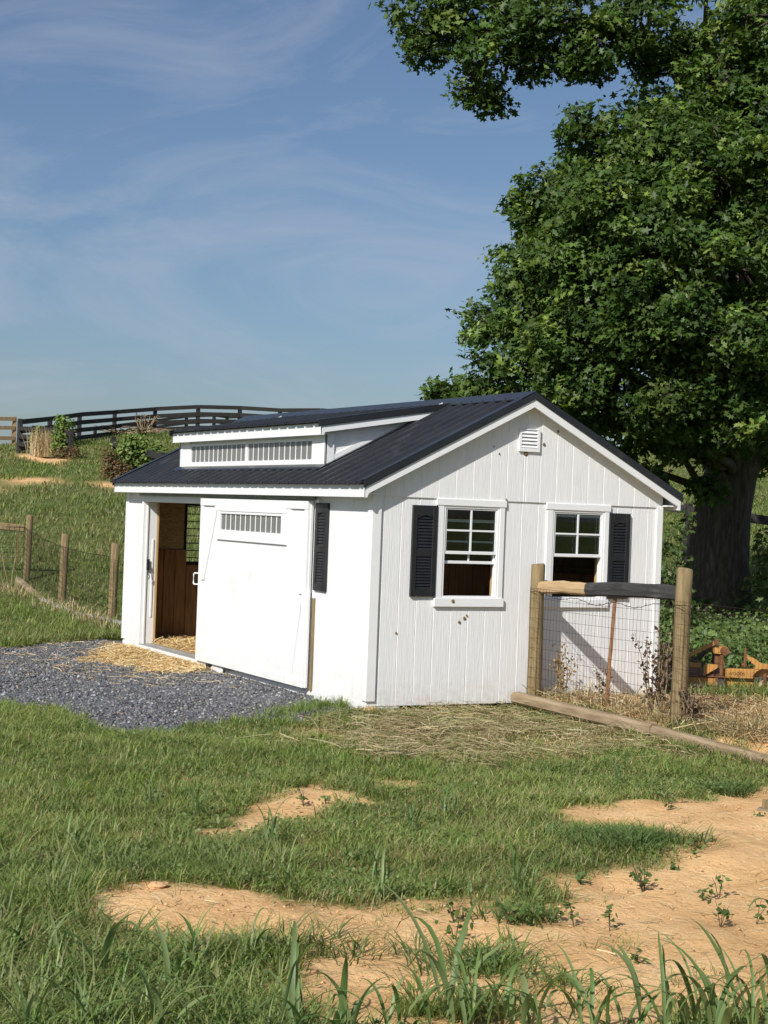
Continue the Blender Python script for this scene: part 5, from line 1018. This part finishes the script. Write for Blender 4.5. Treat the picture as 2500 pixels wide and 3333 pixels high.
for k in range(9): cx_, cz_ = mp(800 - 4 * k, 640 + 19 * k); mb.tube([(cx_ + .006, .27, cz_), (cx_, .27, cz_ + .010), (cx_ - .006, .27, cz_), (cx_, .27, cz_ - .010), (cx_ + .006, .27, cz_)], .0025, 4, False)
mb.out('chain', STEELG, mo)
def wheel(c, r, w, ax, name='wheel'):
    d = np.array((1., 0, 0)) if ax == 0 else np.array((0, 1., 0)); c = np.array(c); t_ = bpy.data.objects.new(name, None); COL.objects.link(t_); t_.parent = mo; t_.location = c
    MB().tube([-d * w * .5, -d * w * .42, -d * w * .2, d * w * .2, d * w * .42, d * w * .5], [r * .66, r * .93, r, r, r * .93, r * .66], 24, True).out('tyre', RUBBER, t_, True)
    MB().tube([-d * w * .53, -d * w * .5, d * w * .5, d * w * .53], [r * .60, r * .64, r * .64, r * .60], 20).out('rim', CREAM, t_); MB().tube([-d * w * .7, d * w * .7], r * .2, 10).out('hub', RUST, t_)
wheel((mp(925, 1220)[0], .03, .098), .098, .085, 0); wheel((mp(1605, 1190)[0], .08, .112), .112, .09, 1)
mbox(866, 1085, 880, 1215, -.02, .08, 'wheel_fork', RUST); mbox(975, 1085, 989, 1215, -.02, .08, 'wheel_fork', RUST); mbox(866, 1066, 989, 1084, -.03, .09, 'wheel_fork', RUST); mbox(1590, 1000, 1640, 1180, .0, .025, 'wheel_fork', RUST)
fc = bpy.data.curves.new('lettering', 'FONT'); fc.body = 'WOODS'; fc.size = .05; fc.extrude = .0008; fc.align_x = 'CENTER'
fo = bpy.data.objects.new('lettering_curve', fc); COL.objects.link(fo); dg = bpy.context.evaluated_depsgraph_get(); lm = bpy.data.meshes.new_from_object(fo.evaluated_get(dg)); bpy.data.objects.remove(fo)
lo_ = link('lettering', lm, INK, beam_); lo_.location = (mp(1198, 1050)[0], .0985, mp(1198, 1050)[1]); lo_.rotation_euler = (math.pi / 2, 0, 0)

# ------------------------------------------------------------------ weeds
P = np.stack([RNG.uniform(3.75, 12, 9000), RNG.uniform(.2, 14, 9000)], 1); a_, b_ = ab(P[:, 0], P[:, 1]); md = np.hypot(P[:, 0] - MG[0] - .4, P[:, 1] - MG[1] - .5)
P = P[(a_ > 19.0) & (a_ < 28) & (b_ > 3.0) & ((a_ > 20.9))]; n_ = len(P); per = 9; hh = .25 + .35 * RNG.random(n_) ** 1.5; Q = np.repeat(onland(P), per, 0); Q[:, 2] += np.repeat(hh, per) * RNG.random(n_ * per) ** .7; Q[:, :2] += RNG.normal(0, .07, (n_ * per, 2))
q1 = leaves(Q, .05 + .05 * RNG.random(len(Q)), unit(np.array((-.2, -.3, .8)) + RNG.normal(0, .5, Q.shape)), tints(len(Q), [(.13, .20, .05), (.10, .165, .04), (.18, .25, .075), (.08, .13, .035)], .25), LO)
tag(link('weed_bed', fast_mesh('weed_bed', *q1), LEAF), 'knee-high bed of leafy green weeds behind the orange mower', 'weeds', kind='stuff')
P = np.stack([RNG.uniform(3.6, 8, 500), RNG.uniform(-1.2, 2.2, 500)], 1); a_, b_ = ab(P[:, 0], P[:, 1]); P = P[(a_ > 17.6) & (a_ < 19.3) & (b_ > .212 * a_)][:70]
q2 = clumps(P, 16, .05, .12, .36, .008, .014, GRN); tag(link('rough_grass', fast_mesh('rough_grass', *q2), GRASSM), 'rough green grass tufts at the wheels of the orange mower', 'grass', kind='stuff')
def dead_weed(name, label, base, h, nst, nleaf, cols, size=.035, seed=0, group=None):
    g = np.random.default_rng(seed); t_ = thing(name, label, 'weed', tuple(base), 0, group); mb = MB(); Q = []
    for k in range(nst):
        a = g.random() * 6.28; top = np.array((math.cos(a) * .16 * h * g.random() * 2, math.sin(a) * .16 * h * g.random() * 2, h * (.55 + .45 * g.random()))); m_ = top * .5 + np.array((g.normal(0, .02), g.normal(0, .02), .03)); b_ = np.array((g.normal(0, .03), g.normal(0, .03), -.03)); mb.tube([b_, m_, top], [.006, .005, .002], 4)
        for j in range(nleaf // nst): u = .2 + .8 * g.random(); p = (b_ + (m_ - b_) * u * 2) if u < .5 else m_ + (top - m_) * (u - .5) * 2; Q.append(p + g.normal(0, .028, 3))
    mb.out('stems', DRYST, t_); Q = np.array(Q); q = leaves(Q, size * (.5 + RNG.random(len(Q))), unit(RNG.normal(0, 1, Q.shape)), tints(len(Q), cols, .3), LO, .5); link('leaves', fast_mesh('leaves', *q), DRYM, t_); return t_
def on(x, y): return np.array((x, y, float(terrain(x, y))))
BRN = [(.11, .065, .035), (.07, .045, .03), (.17, .11, .06), (.05, .035, .025)]; YBR = [(.30, .20, .08), (.22, .13, .06), (.38, .29, .12)]
dead_weed('dead_weed', 'dark brown withered weed standing behind the wire beside the leaning stake', on(2.12, -1.85), .85, 12, 420, BRN, .036, 1)
dead_weed('dead_weed', 'yellowing withered weed at the foot of the post next to the gable', on(2.04, -.42), .62, 9, 220, YBR, .034, 2)
dead_weed('dead_weed', 'small dark withered weed in front of the shaded strip of gable', on(2.16, -.95), .42, 6, 110, BRN, .03, 3)
dead_weed('dead_weed', 'withered weed mixed with green behind the second fence post', gp(2160, 2285), .75, 9, 260, BRN + [(.12, .16, .05), (.10, .14, .04)], .04, 4)
dead_weed('dead_weed', 'curled brown weed wrapped round the foot of the second fence post', on(1.95, -2.62), .42, 9, 200, BRN, .034, 5)
for i, (x, y) in enumerate(((2.3, -1.4), (2.05, -1.5), (2.2, -.7), (2.0, -2.2), (2.15, -2.9), (2.3, -3.2), (1.95, -3.4))):
    q = clumps(np.array([(x, y)]) + RNG.normal(0, .08, (5, 2)), 16, .06, .12, .38, .004, .008, TANS + [(.28, .24, .10)], 3, (.2, .9)); q = list(q); q[0] = q[0] - on(x, y)
    tag(link('dry_grass_clump', fast_mesh('dry_grass_clump', *q), DRYM, None, tuple(on(x, y))), 'dry straw-coloured grass clump rooted along the near wire fence', 'grass clump', 'dry clumps along the near wire fence')
for i, (u, v) in enumerate(((60, 1950), (140, 1985), (230, 2010), (290, 2035), (330, 2040), (385, 2060), (25, 1930), (180, 2005))):
    b0 = gp(u, v); q = clumps(b0[None, :2] + RNG.normal(0, .15, (6, 2)), 14, .09, .15, .42, .006, .012, TANS + [(.38, .26, .14)], 3, (.2, 1.1)); q = list(q); q[0] = q[0] - b0
    tag(link('dry_grass_clump', fast_mesh('dry_grass_clump', *q), DRYM, None, tuple(b0)), 'dry tan grass clump at the foot of the far wire fence', 'grass clump', 'dry clumps along the far wire fence')
C = np.column_stack([1.72 - .022 * np.arange(0, 50, .8) * .1 - .06 + RNG.normal(0, .03, 63), -.15 - np.arange(0, 50, .8) * .098 + RNG.normal(0, .05, 63)]); C = C[RNG.random(len(C)) < np.interp(-C[:, 1], [0, 2.4, 5], [.35, .6, 1])]; C2 = C + np.array((.17, 0)) + RNG.normal(0, .03, C.shape)
q = join([clumps(np.concatenate([C, C2]), 22, .06, .07, .22, .003, .006, TANS + OLV, 2, (.4, 1.7)), clumps(C[::2], 12, .05, .06, .18, .004, .007, GRN, 2, (.3, 1.3))]); tag(link('verge_grass', fast_mesh('verge_grass', *q), DRYM), 'mixed dry and green grass creeping over the near landscape timbers', 'grass', kind='stuff')
# long bleached stalks
mb = MB(); twigs('dry_stalks', 'branching bleached stalks behind the far wire fence by the shed', 'stalks', gp(285, 2035), 5, .4, .6, DRYST, 9, .007)
twigs('dry_stalks', 'tall bleached stalks under the rail of the far wire fence', 'stalks', gp(40, 1935), 3, .22, .95, DRYST, 12, .010)

# broad-bladed grass plants in the foreground
def ribbon_leaf(L_, w, az, el, droop, g, seg=9):
    """long folded leaf: (seg+1) x 3 vertices"""
    v = []; p = np.zeros(3); e = el; hd = az; st = L_ / seg
    for i in range(seg + 1):
        u = i / seg; ww = w * (min(1, .35 + 3 * u) if u < .25 else (1 - ((u - .25) / .75) ** 2.2)) + .0008; s = np.array((-math.sin(hd), math.cos(hd), 0)); n_ = np.array((-math.cos(hd) * math.sin(e), -math.sin(hd) * math.sin(e), math.cos(e)))
        v += [p - s * ww * .5 + n_ * ww * .16, p.copy(), p + s * ww * .5 + n_ * ww * .16]
        p = p + st * np.array((math.cos(hd) * math.cos(e), math.sin(hd) * math.cos(e), math.sin(e))); e -= droop / seg * (.4 + 1.6 * u); hd += g.normal(0, .05)
    f = []
    for i in range(seg):
        for k in (0, 1): a = i * 3 + k; f.append((a, a + 1, a + 4, a + 3))
    return np.array(v), f
def tall_grass(base, n, L0, L1, w0, w1, seed, cols):
    g = np.random.default_rng(seed); V = []; F = []; T = []
    for k in range(n):
        az = g.random() * 6.28; v, f = ribbon_leaf(L0 + (L1 - L0) * g.random(), w0 + (w1 - w0) * g.random(), az, math.radians(62 + 25 * g.random()), 1.0 + 1.7 * g.random(), g)
        v = v + np.array((g.normal(0, .025), g.normal(0, .025), .12 * g.random() - .02)); b = len(V) and sum(len(x) for x in V); V.append(v); F += [tuple(i + b for i in q) for q in f]; c = np.array(cols[g.integers(len(cols))]) * (.8 + .4 * g.random()); T.append(np.repeat(c[None], len(v), 0))
    V = np.concatenate(V); T = np.concatenate(T); lo = np.array(F).ravel(); me = fast_mesh('tall_grass_plant', V, lo, np.arange(len(F)) * 4, np.full(len(F), 4), T, True); return link('tall_grass_plant', me, GRASSM, None, tuple(base))
TG = [(.15, .235, .07), (.12, .20, .055), (.19, .27, .10), (.23, .30, .12)]
for i, (u, v, n_, l0, l1) in enumerate(((1440, 3345, 7, .35, .6), (1540, 3385, 8, .35, .6), (1640, 3360, 7, .3, .55), (1730, 3400, 9, .4, .6), (1890, 3370, 10, .35, .6), (1960, 3400, 9, .35, .6), (2070, 3380, 7, .3, .5), (2170, 3400, 8, .35, .55), (2260, 3360, 8, .4, .65), (2330, 3390, 9, .4, .7), (2400, 3350, 7, .35, .6), (2470, 3400, 8, .4, .6), (2540, 3330, 6, .4, .6), (1270, 3390, 8, .35, .55), (1360, 3370, 7, .3, .5), (1120, 3400, 8, .35, .55), (960, 3380, 7, .3, .5), (700, 3390, 8, .3, .55), (520, 3400, 7, .3, .5), (260, 3380, 8, .3, .55), (90, 3390, 7, .3, .5), (2560, 3080, 5, .3, .5), (60, 3100, 7, .25, .45), (180, 3160, 7, .25, .45), (330, 3190, 7, .25, .45), (820, 3120, 6, .2, .4), (620, 3150, 6, .2, .4), (560, 3240, 6, .2, .45))):
    tag(tall_grass(gp(u, v + 25), n_ - 1, l0 * .68, l1 * (.72 if i % 4 else 1.0), .010 if i % 3 else .016, .021 if i % 3 else .032, 100 + i, TG), 'tall broad-bladed grass plant arching over the foreground soil', 'grass plant', 'broad-bladed grass plants in the foreground')
for i, (u, v, n_) in enumerate(((1690, 2905, 22), (1460, 2660, 14), (1340, 2720, 14), (480, 2640, 14), (880, 2760, 16), (640, 2680, 14), (2010, 2560, 10), (1240, 2930, 18), (1180, 2600, 12), (240, 2790, 14))):
    tag(tall_grass(gp(u, v), n_, .14, .32, .007, .013, 300 + i, TG), 'fountain-shaped grass tuft standing above the shorter turf', 'grass tuft', 'grass tufts in the turf')
# broad-leaved seedlings on the bare soil
for i, (u, v, h_, n_) in enumerate(((2095, 2905, .17, 26), (2080, 2880, .1, 14), (1985, 3030, .11, 12), (1870, 3015, .12, 12), (1810, 2995, .06, 12), (2340, 2920, .10, 16), (2290, 2930, .06, 10), (2345, 3010, .13, 18), (2460, 3010, .13, 14), (1660, 3015, .12, 20), (1480, 3000, .12, 16), (1480, 3060, .1, 16), (2070, 3135, .06, 14), (2180, 2615, .2, 20), (2130, 2600, .16, 18), (2180, 2640, .1, 12), (2260, 2780, .06, 10), (2190, 2830, .05, 10), (1890, 2880, .08, 14), (990, 2625, .12, 18), (1060, 2615, .07, 8), (1280, 2590, .08, 10), (2470, 2660, .04, 8))):
    b0 = gp(u, v); g = np.random.default_rng(500 + i); mb = MB(); nst = max(2, n_ // 5); Q = []
    for k in range(nst):
        a = g.random() * 6.28; top = np.array((math.cos(a) * h_ * .5 * g.random(), math.sin(a) * h_ * .5 * g.random(), h_ * (.6 + .4 * g.random()))); mb.tube([(0, 0, -.02), top * .55 + np.array((0, 0, .01)), top], [.0028, .0022, .0012], 4)
        for j in range(n_ // nst): Q.append(top * (.35 + .65 * g.random()) + g.normal(0, .022, 3) * np.array((1, 1, .4)))
    Q = np.array(Q); Q[:, 2] = np.maximum(Q[:, 2], .012); t_ = thing('seedling', 'small broad-leaved green weed seedling on bare orange soil', 'weed', tuple(b0), 0, 'weed seedlings on the bare soil'); mb.out('stem', LEAF_STEM if 'LEAF_STEM' in globals() else TWIG, t_)
    q = leaves(Q, .022 + .022 * RNG.random(len(Q)), unit(np.array((-.1, -.2, .8)) + RNG.normal(0, .4, Q.shape)), tints(len(Q), [(.10, .17, .04), (.14, .21, .06), (.075, .13, .035)], .2), LO, .2); link('leaves', fast_mesh('leaves', *q), LEAF, t_)
# sprawling low grass mats and tufts on the soil
C = np.concatenate([gp(u, v)[None, :2] + RNG.normal(0, .11, (k, 2)) * np.array((1, 1)) for u, v, k in ((2370, 2580, 18), (1580, 3150, 9), (1480, 3170, 6), (1700, 3170, 4), (1680, 2985, 7), (1020, 3075, 4), (2030, 2765, 26), (2100, 2750, 18), (1930, 2735, 20), (2150, 2735, 8))])
P = fan(5.2, 10.5, 2600, 1.2); P = P[(dirt_mask(P) > .5)]; P = P[(patch(P, 2.1, 55) > .25)][:170]
parts = [clumps(C, 20, .05, .05, .15, .006, .010, [(.11, .175, .05), (.085, .145, .045), (.14, .20, .06)], 3, (.6, 1.8)), clumps(P, 9, .025, .03, .11, .003, .005, GRN + OLV, 2, (.4, 1.6))]
q = join(parts); tag(link('crabgrass', fast_mesh('crabgrass', *q), GRASSM), 'low sprawling crabgrass mats spreading over the bare soil', 'grass', kind='stuff')
# crumbs of soil
P = fan(5, 16, 14000, 1.3, 1.4); P = P[(RNG.random(len(P)) < dirt_mask(P)) & off_shed(P, .05)]; n_ = len(P); sz = (.002 + .009 * RNG.random(n_) ** 5)[:, None, None]; V = OC[None] * (1 + RNG.normal(0, .25, (n_, 6, 3))) * sz * np.array((1.2, 1.1, .7)); V = V + onland(P, .002)[:, None]
tag(link('soil_crumbs', fast_mesh('soil_crumbs', V.reshape(-1, 3), (np.arange(n_)[:, None, None] * 6 + OF[None]).ravel(), np.arange(n_ * 8) * 3, np.full(n_ * 8, 3), np.repeat(tints(n_, [(.62, .375, .17), (.52, .31, .135), (.70, .43, .20)], .12), 6, 0)), PEB), 'crumbs and small clods of dry orange soil', 'soil', kind='stuff')
b0 = gp(510, 2885); mb = MB(); blob(mb, (0, 0, .004), (.045, .03, .018), 21, 9); blob(mb, (.05, .02, .002), (.022, .02, .012), 22, 7); tag(mb.out('dirt_clod', ROCK, None, False, tuple(b0)), 'pinkish dirt clod on top of the small bare mound', 'clod')
b0 = gp(2500, 2640); MBs = MB(); MBs.tube([(0, 0, -.05), (0, 0, .012), (0, 0, .02)], [.075, .075, .065], 14); sb = thing('wooden_stub', 'small brown wooden stub on a flat disc in the bare soil', 'stub', tuple(b0)); MBs.out('disc', TIMBER, sb); MB().box((-.03, -.03, .0), (.035, .035, .075), .006).out('peg', POSTW, sb)
